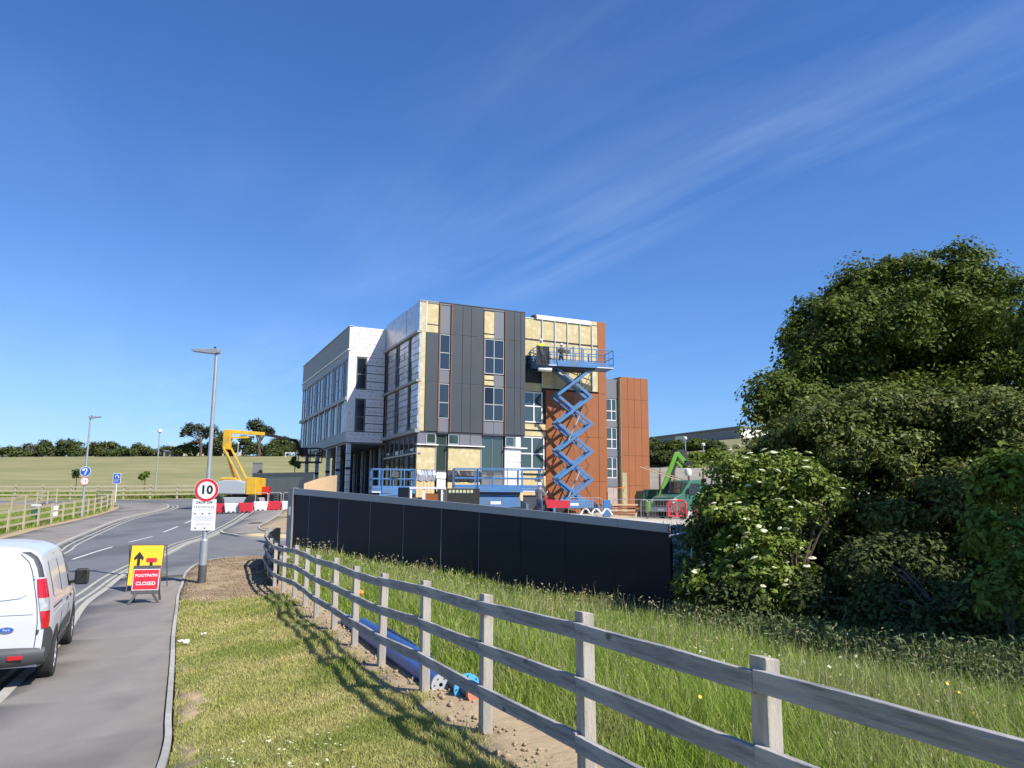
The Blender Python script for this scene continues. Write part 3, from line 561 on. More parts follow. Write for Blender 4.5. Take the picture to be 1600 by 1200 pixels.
# olive hoarding across the far side of the entrance
OA = at(394, 760, 60); OB = at(489, 760, 57)
d = (OB - OA); L = math.hypot(d.x, d.y)
oh = thing('site_hoarding', 'olive green hoarding across the far side of the site entrance', 'hoarding', (OA.x, OA.y, 1.7), math.atan2(d.y, d.x))
for k in range(5):
    b = MB(); b.box(k * L / 5 + .008, (k + 1) * L / 5 - .008, -.03, .03, -.2, 2.25); b.obj('panel', 'olive_hoarding', oh)
b = MB(); b.box(-.02, L + .02, -.07, .05, 2.25, 2.33); b.obj('capping', 'clad_olive', oh)
p = at(401, 760, 60.6); b = MB(); b.box(-.3, .3, -.3, .3, -.2, 3.1); b.box(-.33, .33, -.33, .33, 3.1, 3.18)
b.obj('gate_pillar', 'post_grey', loc=(p.x, p.y, 1.7), label='square grey pillar rising behind the left end of the olive hoarding', category='pillar')
p = at(502, 765, 40); q = MB(); pts = [(1.6 * k / 8, .35 * math.sin(k / 8 * 1.6)) for k in range(9)]
for k in range(8): q.add([(pts[k][0], pts[k][1], 0), (pts[k + 1][0], pts[k + 1][1], 0), (pts[k + 1][0], pts[k + 1][1], .9 + .45 * math.sin((k + 1) / 8 * 1.5)), (pts[k][0], pts[k][1], .9 + .45 * math.sin(k / 8 * 1.5)),
        (pts[k][0], pts[k][1] + .04, 0), (pts[k + 1][0], pts[k + 1][1] + .04, 0), (pts[k + 1][0], pts[k + 1][1] + .04, .9 + .45 * math.sin((k + 1) / 8 * 1.5)), (pts[k][0], pts[k][1] + .04, .9 + .45 * math.sin(k / 8 * 1.5))], [(0, 1, 2, 3), (7, 6, 5, 4), (3, 2, 6, 7), (0, 3, 7, 4), (1, 5, 6, 2)])
q.obj('plywood_sheet', 'new_timber', loc=(p.x - .9, p.y, gh(p.x, p.y) + 1.0), label='curved new plywood sheet standing behind the left part of the navy hoarding', category='plywood')

# ------------------------------------------------------------------ street lamps and signs
def lamp(label, x, y, h, arm_dir, r_=.057, z=None, base=1.1):
    z = gh(x, y) + .05 if z is None else z
    t = thing('street_lamp', label, 'street lamp', (x, y, z))
    MB().lathe([(r_ * 1.75, -.3), (r_ * 1.75, base - .05), (r_ * 1.1, base), (r_ * 1.1, base + .01)], 14).obj('base', 'galv', t, smooth=True)
    MB().lathe([(r_ * 1.1, base - .02), (r_ * .8, h), (0, h)], 12).obj('pole', 'galv', t, smooth=True)
    if arm_dir:
        hd_ = MB(); s = arm_dir
        hd_.prism([(-.08 * s, h - .06), (.05 * s, h - .09), (.62 * s, h - .02), (.66 * s, h + .02), (.62 * s, h + .045), (-.08 * s, h + .05)], 'y', -.09, .09)
        hd_.obj('lantern', 'galv', t, bevel=.012)
        MB().tube((.05 * s, 0, h + .05), (.05 * s, 0, h + .11), .03).obj('photocell', 'machine_black', t)
    else:
        MB().lathe([(0, h - .02), (.07, h), (.2, h + .12), (.2, h + .3), (.1, h + .4), (0, h + .42)], 12).obj('lantern', 'frame_white', t, smooth=True)
    return t
LX, LY = -7.86, 20.1; LZ = gh(LX, LY) + .1
lp = lamp('galvanised street lamp rising from the bare soil, carrying the 10 sign', LX, LY, 6.0, -1, z=LZ)
MB().lathe([(.101, 0), (.103, .02), (.103, .42), (.101, .44)], 14).obj('paint_band', 'frame_dark', lp, smooth=True)
l2 = lamp('slim street lamp beside the left-hand fence, carrying a blue round sign', -25.84, 46.96, 6.1, 1)
p = at(242, 776, 76); lamp('pale lamp post with round top at the foot of the field', p.x, p.y, 6.2, 0, z=p.z, r_=.06)
p = at(371, 714, 150); lamp('short white lamp post on the ridge among the trees', p.x, p.y, 2.6, 0, z=p.z - .1, r_=.1)

def disc(r_, n=40): return [(r_ * math.cos(2 * math.pi * k / n), r_ * math.sin(2 * math.pi * k / n)) for k in range(n)]
def facing(x, y, turn=0): return math.atan2(-x, y) + R(turn)   # rotation that turns local -Y to the viewpoint
def lettering(txt, size, m_, parent, x, y, z, bold=0, space=1.0):
    me = text_mesh(txt, size, m_, .001, bold=bold, space=space); o = link('lettering', me, parent); o.location = (x, y, z); o.rotation_euler = (R(90), 0, 0); return o
# 10 sign
t = thing('speed_limit_sign', 'round white sign reading 10 inside a red ring on the lamp post', 'road sign', (LX, LY - .075, LZ + 2.33), R(12))
MB().prism(disc(.295), 'y', -.006, .006).obj('plate', 'sign_white', t)
r_ = MB(); o_, i_ = disc(.288), disc(.222)
r_.add([(x, -.009, z) for x, z in o_] + [(x, -.009, z) for x, z in i_], [(k, (k + 1) % 40, 40 + (k + 1) % 40, 40 + k) for k in range(40)]); r_.obj('ring', 'sign_red', t)
lettering('10', .30, 'sign_black', t, .0, -.0085, .0, .012, 1.05)
MB().box(-.03, .03, .006, .05, -.05, .05).obj('bracket', 'galv', t)
# notice board
t = thing('notice_board', 'white printed notice board on the lamp post below the 10 sign', 'notice', (LX - .03, LY - .08, LZ + 1.70), R(12))
MB().box(-.29, .29, -.005, .005, -.395, .395).obj('plate', 'sign_white', t, bevel=.004)
lettering('DROP OFF', .085, 'sign_black', t, .0, -.0065, .31, .002)
pr = MB()
for z, w in ((.2, .5), ):
    x = -.25
    while x < .25:
        e = random.uniform(.02, .06); pr.box(x, x + e, -.0068, -.006, z - .012, z + .012); x += e + .018
pr.obj('print', 'sign_black', t)
pr = MB()
for z, w in ((.145, .46), (.12, .44), (.03, .42), (-.04, .48), (-.065, .46), (-.09, .48), (-.115, .46), (-.14, .40), (-.21, .3), (-.235, .44), (-.26, .4), (-.33, .36)):
    x = -w / 2
    while x < w / 2:
        e = random.uniform(.015, .05); pr.box(x, min(x + e, w / 2), -.0068, -.006, z - .006, z + .006); x += e + .01
pr.obj('print', 'print_grey', t)
for x, z in ((-.23, .03), (-.05, .03), (.12, .03), (-.2, -.335), (.02, -.335)): MB().box(x, x + .035, -.0072, -.006, z - .018, z + .018).obj('symbol', 'sign_black', t)
MB().box(-.03, .03, .005, .05, -.05, .05).obj('bracket', 'galv', t)
# signs on the second lamp
z2 = gh(-25.84, 46.96) + .05
t = thing('direction_sign', 'round blue sign with a white turn-left arrow on the left lamp', 'road sign', (-25.8, 46.86, z2 + 2.78), R(20))
MB().prism(disc(.30), 'y', -.006, .006).obj('plate', 'sign_white', t); MB().prism(disc(.275), 'y', -.009, -.0065).obj('face', 'sign_blue', t)
ar = MB(); pts = [(.02 - .02, -.2), (.03, -.02), (.07, .1), (.0, .17), (-.1, .13)]
ar.path([(x, -.011, z) for x, z in [(-.03, -.2), (.02, -.05), (.07, .06), (.05, .15), (-.03, .17), (-.1, .12)]], .035, 6); ar.prism([(-.17, .02), (-.15, .19), (-.03, .06)], 'y', -.03, -.0095); ar.obj('arrow', 'sign_white', t)
t = thing('restriction_sign', 'round white sign with a red edge under the blue arrow sign', 'road sign', (-25.8, 46.86, z2 + 2.2), R(20))
MB().prism(disc(.24), 'y', -.006, .006).obj('plate', 'sign_red', t); MB().prism(disc(.205), 'y', -.009, -.0065).obj('face', 'sign_white', t)
pr = MB(); pr.box(-.13, -.02, -.0115, -.0095, -.06, .07); pr.obj('pictogram', 'print_grey', t); MB().box(.04, .09, -.0115, -.0095, -.07, .08).obj('pictogram', 'sign_blue', t)
p = at(180, 779, 62); t = thing('information_sign', 'blue rectangular sign on a pale post near the field fence', 'road sign', (p.x, p.y, gh(p.x, p.y)), R(15))
MB().tube((0, .06, -.2), (0, .06, 1.95), .04).obj('post', 'frame_white', t)
MB().box(-.29, .29, -.01, .01, 1.55, 2.35).obj('plate', 'sign_white', t, bevel=.004); MB().box(-.26, .26, -.014, -.0105, 1.58, 2.32).obj('face', 'sign_blue', t)
ar = MB(); ar.path([(-.12, -.018, 2.02), (-.1, -.018, 2.15), (.0, -.018, 2.2), (.1, -.018, 2.15), (.12, -.018, 2.04)], .03, 6); ar.prism([(.05, 2.06), (.2, 2.06), (.12, 1.95)], 'y', -.03, -.0145); ar.obj('arrow', 'sign_white', t)
pr = MB(); [pr.box(-.2, .2 - .05 * k, -.0165, -.0145, 1.86 - .09 * k, 1.89 - .09 * k) for k in range(3)]; pr.obj('print', 'print_grey', t)

# yellow lane sign on a tubular frame
zb = gh(-9.05, 19.2) + .08
t = thing('lane_sign', 'yellow temporary sign with black arrow and red bar behind the red sign', 'road sign', (-8.9, 19.15, zb), R(14))
til = R(-14)
def tilt(o): o.rotation_euler = (til, 0, 0); return o
tilt(MB().box(-.36, .36, -.008, .008, .14, 1.10).obj('plate', 'sign_yellow', t, bevel=.004, loc=(0, -.02, 0)))
fr = MB(); fr.path([(-.37, 0, .0), (-.37, 0, 1.11), (.37, 0, 1.11), (.37, 0, .0)], .013, 8); tilt(fr.obj('frame', 'brown_trim', t))
bk = MB(); bk.path([(-.42, .265, 1.08), (-.44, .62, 0), ], .012, 8); bk.path([(.42, .265, 1.08), (.44, .62, 0)], .012, 8); bk.tube((-.43, .5, .35), (.43, .5, .35), .01); bk.obj('rear_frame', 'frame_dark', t)
ar = MB(); ar.box(-.205, -.135, -.013, -.0085, .2, .80); ar.prism([(-.17, .95), (-.28, .80), (-.265, .73), (-.19, .80), (-.15, .80), (-.075, .73), (-.06, .80)], 'y', -.013, -.0085); tilt(ar.obj('arrow', 'sign_black', t, loc=(0, -.02, 0)))
b = MB(); b.box(.085, .155, -.013, -.0085, .2, .69); tilt(b.obj('stem', 'sign_black', t, loc=(0, -.02, 0)))
b = MB(); b.box(.0, .24, -.013, -.0085, .69, .79); tilt(b.obj('bar', 'sign_red', t, loc=(0, -.02, 0)))
# red footpath closed sign
zb = gh(-8.2, 17.5) + .08
t = thing('closure_sign', 'red sign reading FOOTPATH CLOSED in a grey plastic frame on legs', 'road sign', (-7.98, 17.25, zb), R(16)); t.scale = (.9, .9, .9)
til = R(-12)
pl = MB(); pl.box(-.31, .31, -.012, .012, .22, .90); tilt(pl.obj('frame', 'frame_dark', t, bevel=.01))
tilt(MB().box(-.295, .295, -.017, -.0125, .31, .81).obj('border', 'sign_white', t)); tilt(MB().box(-.28, .28, -.021, -.0175, .325, .795).obj('plate', 'sign_red', t))
for txt, z, sz in (('FOOTPATH', .655, .092), ('CLOSED', .465, .115)):
    me = text_mesh(txt, sz, 'sign_white', .001, bold=.002, space=1.05); o = link('lettering', me, t); o.rotation_euler = (R(90) + til, 0, 0)
    v = Matrix.Rotation(til, 3, 'X') @ Vector((0, -.0225, z)); o.location = v
for sx in (-1, 1):
    MB().bar((sx * .18, .045, .23), (sx * .33, -.04, 0), .06, .03, (0, 1, 0)).obj('leg', 'frame_dark', t)
    MB().bar((sx * .2, .2, .85), (sx * .3, .46, 0), .05, .03, (0, 1, 0)).obj('leg', 'frame_dark', t)
MB().bar((-.24, .33, .4), (.24, .33, .4), .03, .03).obj('stretcher', 'frame_dark', t)
# ------------------------------------------------------------------ office building under construction
BZ = 1.2
bd = thing('office_building', 'three-storey office building under construction with dark panels, foil wrap and orange cladding', 'building', (-6.16, 50.0, BZ), R(25))
br = random.Random(3)
def bx(name, m, u0, u1, v0, v1, z0, z1, parent=None, **k):
    return MB().box(u0, u1, v0, v1, z0 - BZ, z1 - BZ).obj(name, m, parent or bd, **k)
# cores
c = MB()
c.box(.14, 7.72, .16, 9.0, 6.38 - BZ, 15.1 - BZ); c.box(-2.62, 8.0, 8.36, 27.5, 6.25 - BZ, 14.75 - BZ); c.box(.3, 7.6, .32, 9.0, -.6, 6.38 - BZ)
c.box(7.7, 15.35, 1.78, 14, -.6, 15.3 - BZ); c.box(15.35, 16.85, 2.1, 12, -.6, 11.25 - BZ); c.box(16.8, 19.25, 1.78, 11, -.6, 11.45 - BZ)
c.box(.5, 8.0, 9.0, 28.0, -.6, 6.2 - BZ)
c.obj('wall', 'core', bd)
rf = MB(); rf.box(.02, 7.8, .02, 8.25, 15.1 - BZ, 15.22 - BZ); rf.box(-2.74, 7.6, 8.3, 27.6, 14.75 - BZ, 14.86 - BZ); rf.box(7.85, 15.4, 1.62, 14, 15.3 - BZ, 15.36 - BZ); rf.box(15.42, 16.76, 2.2, 12, 11.25 - BZ, 11.36 - BZ); rf.box(16.8, 19.3, 1.7, 11, 11.45 - BZ, 11.52 - BZ)
rf.obj('roof', 'roofing', bd)
def window(u0, u1, z0, z1, v, mull_u=(), mull_z=(), fm='frame_grey', gm='glass', fw=.055, recess=.0, axis='u', open_pane=None):
    """window in the facade plane v (axis 'u') or in the plane u=v (axis 'v'); panes are sub-parts"""
    def B(b, a0, a1, d0, d1, z0, z1):
        if axis == 'u': b.box(a0, a1, d0, d1, z0 - BZ, z1 - BZ)
        else: b.box(d0, d1, a0, a1, z0 - BZ, z1 - BZ)
    f = MB(); d0, d1 = v - .05, v + .03
    B(f, u0, u0 + fw, d0, d1, z0, z1); B(f, u1 - fw, u1, d0, d1, z0, z1); B(f, u0 + fw, u1 - fw, d0, d1, z0, z0 + fw); B(f, u0 + fw, u1 - fw, d0, d1, z1 - fw, z1)
    us = [u0 + fw] + [q for q in mull_u] + [u1 - fw]; zs = [z0 + fw] + list(mull_z) + [z1 - fw]
    for q in mull_u: B(f, q - fw / 2, q + fw / 2, d0 + .002, d1, z0 + fw, z1 - fw)
    for q in mull_z: B(f, u0 + fw, u1 - fw, d0 + .004, d1 - .002, q - fw / 2, q + fw / 2)
    w = f.obj('window', fm, bd)
    n = 0
    for a, c_ in zip(us[:-1], us[1:]):
        for e, g_ in zip(zs[:-1], zs[1:]):
            b = MB(); B(b, a, c_, v - .006, v + .006, e, g_); b.obj('pane', 'glass_dark' if open_pane == n else gm, w); n += 1
    return w
# --- dark street facade (v = 0)
Z0, Z1, Z2, Z3 = 6.47, 9.76, 13.10, 15.22
def rows(u0, u1, zs, m='clad_dark', v0=0.0, v1=.10):
    for a, c_ in zip(zs[:-1], zs[1:]): bx('panel', m, u0, u1, v0 + br.uniform(-.006, .006), v1, a + .012, c_ - .012, bevel=.006)
rows(.48, 1.35, (Z0, Z1, Z2))
for u0, u1 in ((2.31, 3.06), (3.08, 3.69), (3.71, 4.61)): rows(u0, u1, (Z0, Z1, Z2, Z3))
for u0, u1 in ((6.33, 6.97), (6.99, 7.44), (7.46, 7.82)): rows(u0, u1, (Z0, Z1, Z2, Z3))
for a, c_ in ((Z0, 8.1), (8.1, Z1), (Z1, 11.4), (11.4, Z2), (Z2, Z3)): bx('insulation_slab', 'insulation', 0.0, .45, .03 + br.uniform(-.008, .008), .15, a + .004, c_ - .004)
bx('insulation_slab', 'insulation', .5, 1.34, .05, .15, 13.68, Z3 - .05); bx('insulation_slab', 'insulation', .5, 1.34, .05, .15, Z2 + .02, 13.6)
bx('shadow_gap', 'machine_black', .5, 1.34, .07, .15, 13.6, 13.68)
bx('rail', 'frame_white', .445, .495, .0, .05, Z2 + .02, Z3)
for u in (1.37, 2.23, 6.24): bx('trim', 'brown_trim', u, u + .075, -.05, .14, Z0 - .02, Z3 - .02)
bx('trim', 'brown_trim', 4.63, 4.69, -.05, .14, Z0 - .02, Z2)
for z0, z1 in ((Z2, Z3 - .04), (Z1 - .02, 10.6), (Z0, 7.32)): bx('panel', 'clad_mid', 1.45, 2.225, .06, .14, z0, z1, bevel=.005)
bx('panel', 'clad_mid', 5.46, 6.23, .06, .14, Z2, Z3 - .12, bevel=.005); bx('panel', 'clad_mid', 5.46, 6.23, .06, .14, Z1 - .02, 10.55, bevel=.005)
bx('panel', 'clad_mid', 4.7, 5.44, .06, .14, Z0, 7.3, bevel=.005); bx('panel', 'clad_mid', 5.46, 6.23, .06, .14, Z0, 7.3, bevel=.005)
bx('insulation_slab', 'insulation', 4.7, 5.44, .07, .15, 13.45, Z3 - .2); bx('insulation_slab', 'insulation', 4.7, 5.44, .07, .15, Z2 + .02, 13.36); bx('panel', 'clad_dark', 4.7, 5.44, .05, .14, Z3 - .19, Z3 - .02)
bx('insulation_slab', 'insulation', 4.7, 5.44, .07, .15, 9.82, 10.12); bx('insulation_slab', 'insulation', 4.7, 5.44, .07, .15, 10.2, 10.5)
window(1.45, 2.2, 10.64, 13.06, .11, (), (11.8,)); window(1.45, 2.2, 7.36, 9.7, .11, (), (8.42,))
window(4.72, 6.2, 10.62, 13.06, .11, (5.45,), (11.75,)); window(4.72, 6.2, 7.36, 9.7, .11, (5.45,), (8.5,), open_pane=1)
bx('coping', 'clad_dark', 1.35, 7.84, -.02, .3, Z3 + .004, Z3 + .05); bx('coping', 'insulation', 0, 1.34, .0, .3, Z3, Z3 + .03)
# right return of the dark block
for a, c_ in zip((Z0, Z1, Z2), (Z1, Z2, Z3)): bx('panel', 'clad_dark', 7.73, 7.83, .12, 1.6, a + .012, c_ - .012)
# --- ground floor of the street facade
bx('soffit', 'clad_dark', .1, 7.8, .05, .3, 6.36, Z0 - .02)
gf = [(.05, .62, 'clad_mid'), (.66, 1.32, None), (2.2, 2.95, None), (2.98, 3.72, 'clad_mid'), (3.76, 4.56, 'clad_mid'), (6.36, 7.05, None), (7.12, 7.5, 'white_wrap')]
for u0, u1, m in gf:
    if m: bx('panel', m, u0, u1, .05, .12, 5.66, 6.34)
    else: window(u0, u1, 5.66, 6.34, .14, fm='alu', gm='glass_green')
for u0, u1 in ((-.02, 1.44), (2.12, 4.75), (6.28, 7.95)): bx('ledge', 'white_cap', u0, u1, -.1, .2, 5.55, 5.62)
bx('insulation_slab', 'insulation', .02, 1.28, .05, .2, 3.95, 5.45); bx('insulation_slab', 'insulation', 2.2, 2.52, .05, .2, 3.95, 5.45); bx('insulation_slab', 'insulation', 2.53, 4.5, .055, .2, 3.95, 5.45)
for u in (1.285, 4.505): bx('rail', 'alu', u, u + .045, .02, .2, 3.9, 5.55)
for u0, u1 in ((0, 1.3), (2.15, 4.55)):                       # crumpled black membrane
    b = MB(); n = 14
    for k in range(n + 1):
        u = u0 + (u1 - u0) * k / n; b.v += [(u, .02 + br.uniform(-.05, .03), 3.92 - BZ), (u + br.uniform(-.05, .05), -.02 + br.uniform(-.07, .03), 3.62 - BZ), (u, .03 + br.uniform(-.05, .02), 3.28 - BZ - br.uniform(0, .1))]
    for k in range(n):
        for s_ in range(2): b.f.append((3 * k + s_, 3 * k + 3 + s_, 3 * k + 4 + s_, 3 * k + 1 + s_)); b.m.append(0)
    b.obj('membrane', 'black_sheet' if u0 > 1 else 'foil', bd)
for k in range(5): bx('board', 'osb', .04 + k * .25, .275 + k * .25, .06 + br.uniform(-.01, .01), .2, 1.15, 3.22)
for k in range(4): bx('board', 'osb', 2.2 + k * .58, 2.76 + k * .58, .06 + br.uniform(-.01, .01), .2, 1.15, 3.2)
window(1.38, 2.12, 3.85, 6.34, .26, (), (5.6,), fm='clad_mid', gm='glass_green')
bx('panel', 'white_cap', 1.42, 2.08, .1, .2, 3.4, 3.8); bx('panel', 'white_cap', 1.45, 2.05, .08, .2, 2.55, 3.34); bx('panel', 'core', 1.4, 2.1, .2, .3, 1.15, 2.5)
window(4.62, 6.22, 3.8, 6.34, .26, (5.42,), (), fm='clad_mid', gm='glass_green')
bx('panel', 'clad_mid', 4.64, 5.4, .14, .24, 1.9, 3.76); bx('panel', 'clad_mid', 5.43, 6.2, .14, .24, 1.9, 3.76); bx('panel', 'core', 4.64, 6.2, .2, .3, 1.15, 1.88)
wp = bx('panel', 'white_wrap', 6.3, 7.5, .04, .2, 2.55, 5.5); bx('board', 'osb', 6.3, 6.95, .06, .2, 1.15, 2.52); bx('board', 'osb', 6.96, 7.7, .06, .2, 1.15, 2.52)
def print_marks(parent, u0, u1, z0, z1, v, step=.42, axis='u', n=1.0):
    """rows of small printed marks on a membrane sheet (flat print)"""
    rd, dk = MB(), MB(); z = z0 + .18; j = 0
    while z < z1 - .1:
        u = u0 + .1 + (j % 2) * .15; tgt = rd if j % 3 == 0 else dk
        while u < u1 - .15:
            for q in range(3):
                w = br.uniform(.03, .07); h = br.uniform(.03, .075)
                if br.random() < .8 * n: tgt.box(u + q * .085, u + q * .085 + w, v - .004, v - .001, z - BZ, z + h - BZ)
            u += .42
        z += step; j += 1
    if rd.v: rd.obj('print', 'print_red', parent, kind='stuff')
    if dk.v: dk.obj('print', 'print_dark', parent, kind='stuff')
print_marks(wp, 6.32, 7.48, 2.7, 5.3, .04)
# --- left facade of the dark block (u = 0), foil faced
for k, (a, c_) in enumerate(((.02, 2.9), (2.93, 5.6), (5.63, 8.15))): bx('foil_sheet', 'foil', -.015 - br.uniform(0, .02), .14, a, c_, 13.2, 15.2)
for z in (13.02, 9.72, 6.36): bx('ledge', 'clad_band', -.16, .16, -.02, 8.2, z, z + .15 if z > 7 else z + .24)
for z0, z1 in ((9.9, 12.98), (6.62, 9.68)):
    wins = ((1.55, 2.35), (4.35, 5.45), (7.2, 8.05))
    for v0, v1 in wins: window(v0, v1, z0 + .12, z1 - .05, .10, ((v0 + v1) / 2,) if v1 - v0 > 1 else (), ((z0 + z1) / 2,), axis='v', fm='clad_mid')
    edges = [0.0] + [q for w in wins for q in w] + [8.18]
    for a, c_ in zip(edges[::2], edges[1::2]):
        if c_ - a < .2: continue
        n = 7; h = (z1 - z0) / n
        for k in range(n):
            for s0, s1 in (((a, (a + c_) / 2), ((a + c_) / 2, c_)) if c_ - a > 1.2 else ((a, c_),)):
                x = br.uniform(-.025, .015); b = MB(); e = br.uniform(-.05, .05)
                b.add([(x, s0 + .01, z0 + k * h + .022 - BZ), (x + e, s1 - .01, z0 + k * h + .022 - BZ), (.13, s1 - .01, z0 + k * h + .022 - BZ), (.13, s0 + .01, z0 + k * h + .022 - BZ),
                       (x - e * .6, s0 + .01, z0 + (k + 1) * h - .022 - BZ), (x, s1 - .01, z0 + (k + 1) * h - .022 - BZ), (.13, s1 - .01, z0 + (k + 1) * h - .022 - BZ), (.13, s0 + .01, z0 + (k + 1) * h - .022 - BZ)],
                      [(0, 3, 2, 1), (4, 5, 6, 7), (0, 1, 5, 4), (1, 2, 6, 5), (2, 3, 7, 6), (3, 0, 4, 7)]); b.obj('foil_board', 'foil', bd)
# ground floor of that side: dark glazing with timber backed panes
for k in range(7):
    v0 = .1 + k * 1.16; window(v0, v0 + 1.12, 5.1, 6.3, .24, axis='v', fm='clad_mid', gm='glass')
    window(v0, v0 + 1.12, 2.6, 5.0, .24, (), (), axis='v', fm='machine_black', gm='glass_dark' if k % 2 else 'glass_green')
    bx('panel', 'black_sheet', .2, .3, v0, v0 + 1.12, 1.15, 2.55)
bx('ledge', 'alu', .1, .3, -.02, 8.2, 5.0, 5.08)
# --- white wrapped face (v = 8.2)
wt = bx('wrap_sheet', 'white_wrap', -2.79, -.02, 8.2, 8.36, 12.62, 14.88); print_marks(wt, -2.75, -.1, 12.7, 14.8, 8.2, .36)
ws = bx('wrap_sheet', 'white_wrap', -2.79, -2.18, 8.2, 8.36, 6.98, 12.6); print_marks(ws, -2.78, -2.2, 7.1, 12.5, 8.2, .5, n=.5)
wm = bx('wrap_sheet', 'white_wrap', -2.17, -.02, 8.205, 8.36, 9.46, 10.14); print_marks(wm, -2.1, -.1, 9.5, 10.1, 8.205, .3)
wb = bx('wrap_sheet', 'white_wrap', -2.79, -.02, 8.2, 8.36, 6.22, 6.96); print_marks(wb, -2.7, -.1, 6.25, 6.9, 8.2, .33)
window(-2.15, -1.42, 10.2, 12.56, 8.30, (), (11.3,), fm='clad_mid', gm='glass_dark'); window(-2.15, -1.42, 7.03, 9.4, 8.30, (), (8.1,), fm='clad_mid', gm='glass_dark')
for z0, n in ((10.16, 4), (7.0, 4)):
    for k in range(n):
        o = bx('wrap_board', 'white_wrap', -1.38, -.02, 8.21 + br.uniform(-.01, .01), 8.34, z0 + k * .615 + .03, z0 + (k + 1) * .615 - .03)
        print_marks(o, -1.3, -.1, z0 + k * .615 + .05, z0 + (k + 1) * .615 - .1, 8.198, .4)
# --- long left facade of the white block (u = -2.79)
UF = -2.79
for k in range(8): bx('panel', 'clad_olive', UF, UF + .14, 8.22 + k * 2.41, 8.22 + (k + 1) * 2.41 - .015, 13.15, 14.86)
bx('ledge', 'white_cap', UF - .1, UF + .14, 8.15, 27.55, 13.04, 13.14); bx('coping', 'alu', UF - .06, UF + .3, 8.15, 27.55, 14.87, 14.93)
for k in range(8): bx('panel', 'clad_band', UF, UF + .14, 8.22 + k * 2.41, 8.22 + (k + 1) * 2.41 - .012, 12.42, 13.03)
for k in range(16):
    v0 = 8.3 + k * 1.2
    window(v0, v0 + 1.15, 9.62, 12.38, UF + .1, (), (11.3,) if k % 2 else (10.4,), axis='v', fm='frame_grey')
    window(v0, v0 + 1.15, 6.95, 9.25, UF + .1, (), (), axis='v', fm='frame_grey', gm='glass' if k % 3 else 'glass_green')
    if k % 2 == 0: bx('stud', 'foil', UF - .06, UF + .06, v0 + .4, v0 + .55, 6.95, 9.3)
    if k % 3 == 1: bx('stud', 'foil', UF - .04, UF + .06, v0 + .7, v0 + .8, 9.6, 12.4)
bx('wrap_sheet', 'foil', UF - .03, UF + .06, 8.3, 9.1, 6.95, 9.3)
bx('ledge', 'clad_band', UF - .14, UF + .14, 8.2, 27.6, 9.3, 9.58); bx('soffit', 'clad_mid', UF + .14, .5, 8.22, 27.5, 6.1, 6.21)
for k in range(5): bx('panel', 'clad_band', UF, UF + .14, 8.22 + k * 3.86, 8.22 + (k + 1) * 3.86 - .012, 6.22, 6.92)
for k, v in enumerate((8.5, 11.9, 15.6, 20.2, 25.0)):
    c_ = MB().box(-.15, .15, -.15, .15, -.5, 6.1 - BZ).obj('column', 'foil', bd, loc=(UF + .3, v, 0))
    for j in range(9): MB().box(-.158, .158, -.158, .158, j * .52, j * .52 + .035).obj('tape', 'seam', c_)
    MB().box(-.165, .165, -.165, .165, 3.0, 3.18).obj('band', 'navy', c_)
for k in range(14):
    v0 = 8.6 + k * 1.36; window(v0, v0 + 1.3, 3.2 if k % 2 else 1.3, 5.95, .42, (), (4.2,), axis='v', fm='machine_black', gm=('glass_dark', 'glass_green', 'glass')[k % 3])
    bx('fin', 'foil' if k % 2 else 'clad_dark', .2, .42, v0 - .05, v0, 1.2, 6.0)
# --- right wing (v = 1.6)
VW = 1.6; uw0, uw1 = 7.86, 15.42
for a, c_ in ((7.86, 9.9), (9.93, 11.0), (11.03, 12.1), (12.13, 13.2), (13.23, 14.75)):
    bx('insulation_slab', 'insulation', a, c_, VW + .02, VW + .2, 13.78, 15.28); bx('insulation_slab', 'insulation', a, c_, VW + .02, VW + .2, 12.5, 13.64)
    if a > 8: bx('insulation_slab', 'insulation', a + .1, c_, VW + .03, VW + .2, 10.2, 12.48)
for u in (9.93, 11.0, 12.07, 13.14, 14.2): bx('rail', 'alu', u, u + .07, VW - .06, VW + .05, 10.2, 15.3)
bx('shadow_gap', 'machine_black', 7.86, 14.75, VW + .05, VW + .2, 13.64, 13.78)
cp = MB()
for k in range(1): cp.prism([(VW - .08, 15.3 - BZ), (VW - .08, 15.56 - BZ), (VW + .1, 15.66 - BZ), (VW + .5, 15.66 - BZ), (VW + .5, 15.3 - BZ)], 'x', 9.5, 14.15)
cp.obj('roof_flashing', 'white_cap', bd); bx('roof_flashing', 'machine_black', 9.3, 9.49, VW - .05, VW + .5, 15.3, 15.62)
bx('coping', 'white_cap', 7.86, 9.28, VW - .02, VW + .4, 15.3, 15.35); bx('insulation_slab', 'insulation', 14.17, 14.75, VW + .02, VW + .3, 15.3, 15.62)
for a, c_ in zip((1.15, 3.45, 6.72, 10.05, 13.0), (3.45, 6.72, 10.05, 13.0, 15.66)): bx('panel', 'rust', 14.78, uw1, VW, VW + .2, a + .01, c_ - .01, bevel=.005)
for a, c_ in zip((1.15, 3.45, 6.72), (3.45, 6.72, 10.05)):
    us = (10.3, 11.45, 12.6, 13.7, 14.76)
    for u0, u1 in zip(us[:-1], us[1:]): bx('panel', 'rust', u0 + .008, u1 - .008, VW + br.uniform(-.005, .005), VW + .2, a + .01, c_ - .01, bevel=.005)
bx('panel', 'rust', uw1, uw1 + .06, VW + .01, 2.6, 1.15, 15.64)
for z0, z1, m in ((12.5, 11.6, 'glass'),): window(7.9, 9.8, 11.1, 12.45, VW + .13, (8.9,), (), gm='glass', fm='clad_dark')
bx('panel', 'core', 7.9, 9.85, VW + .12, VW + .2, 10.55, 11.08); bx('insulation_slab', 'insulation', 7.9, 9.95, VW + .04, VW + .2, 9.9, 10.5)
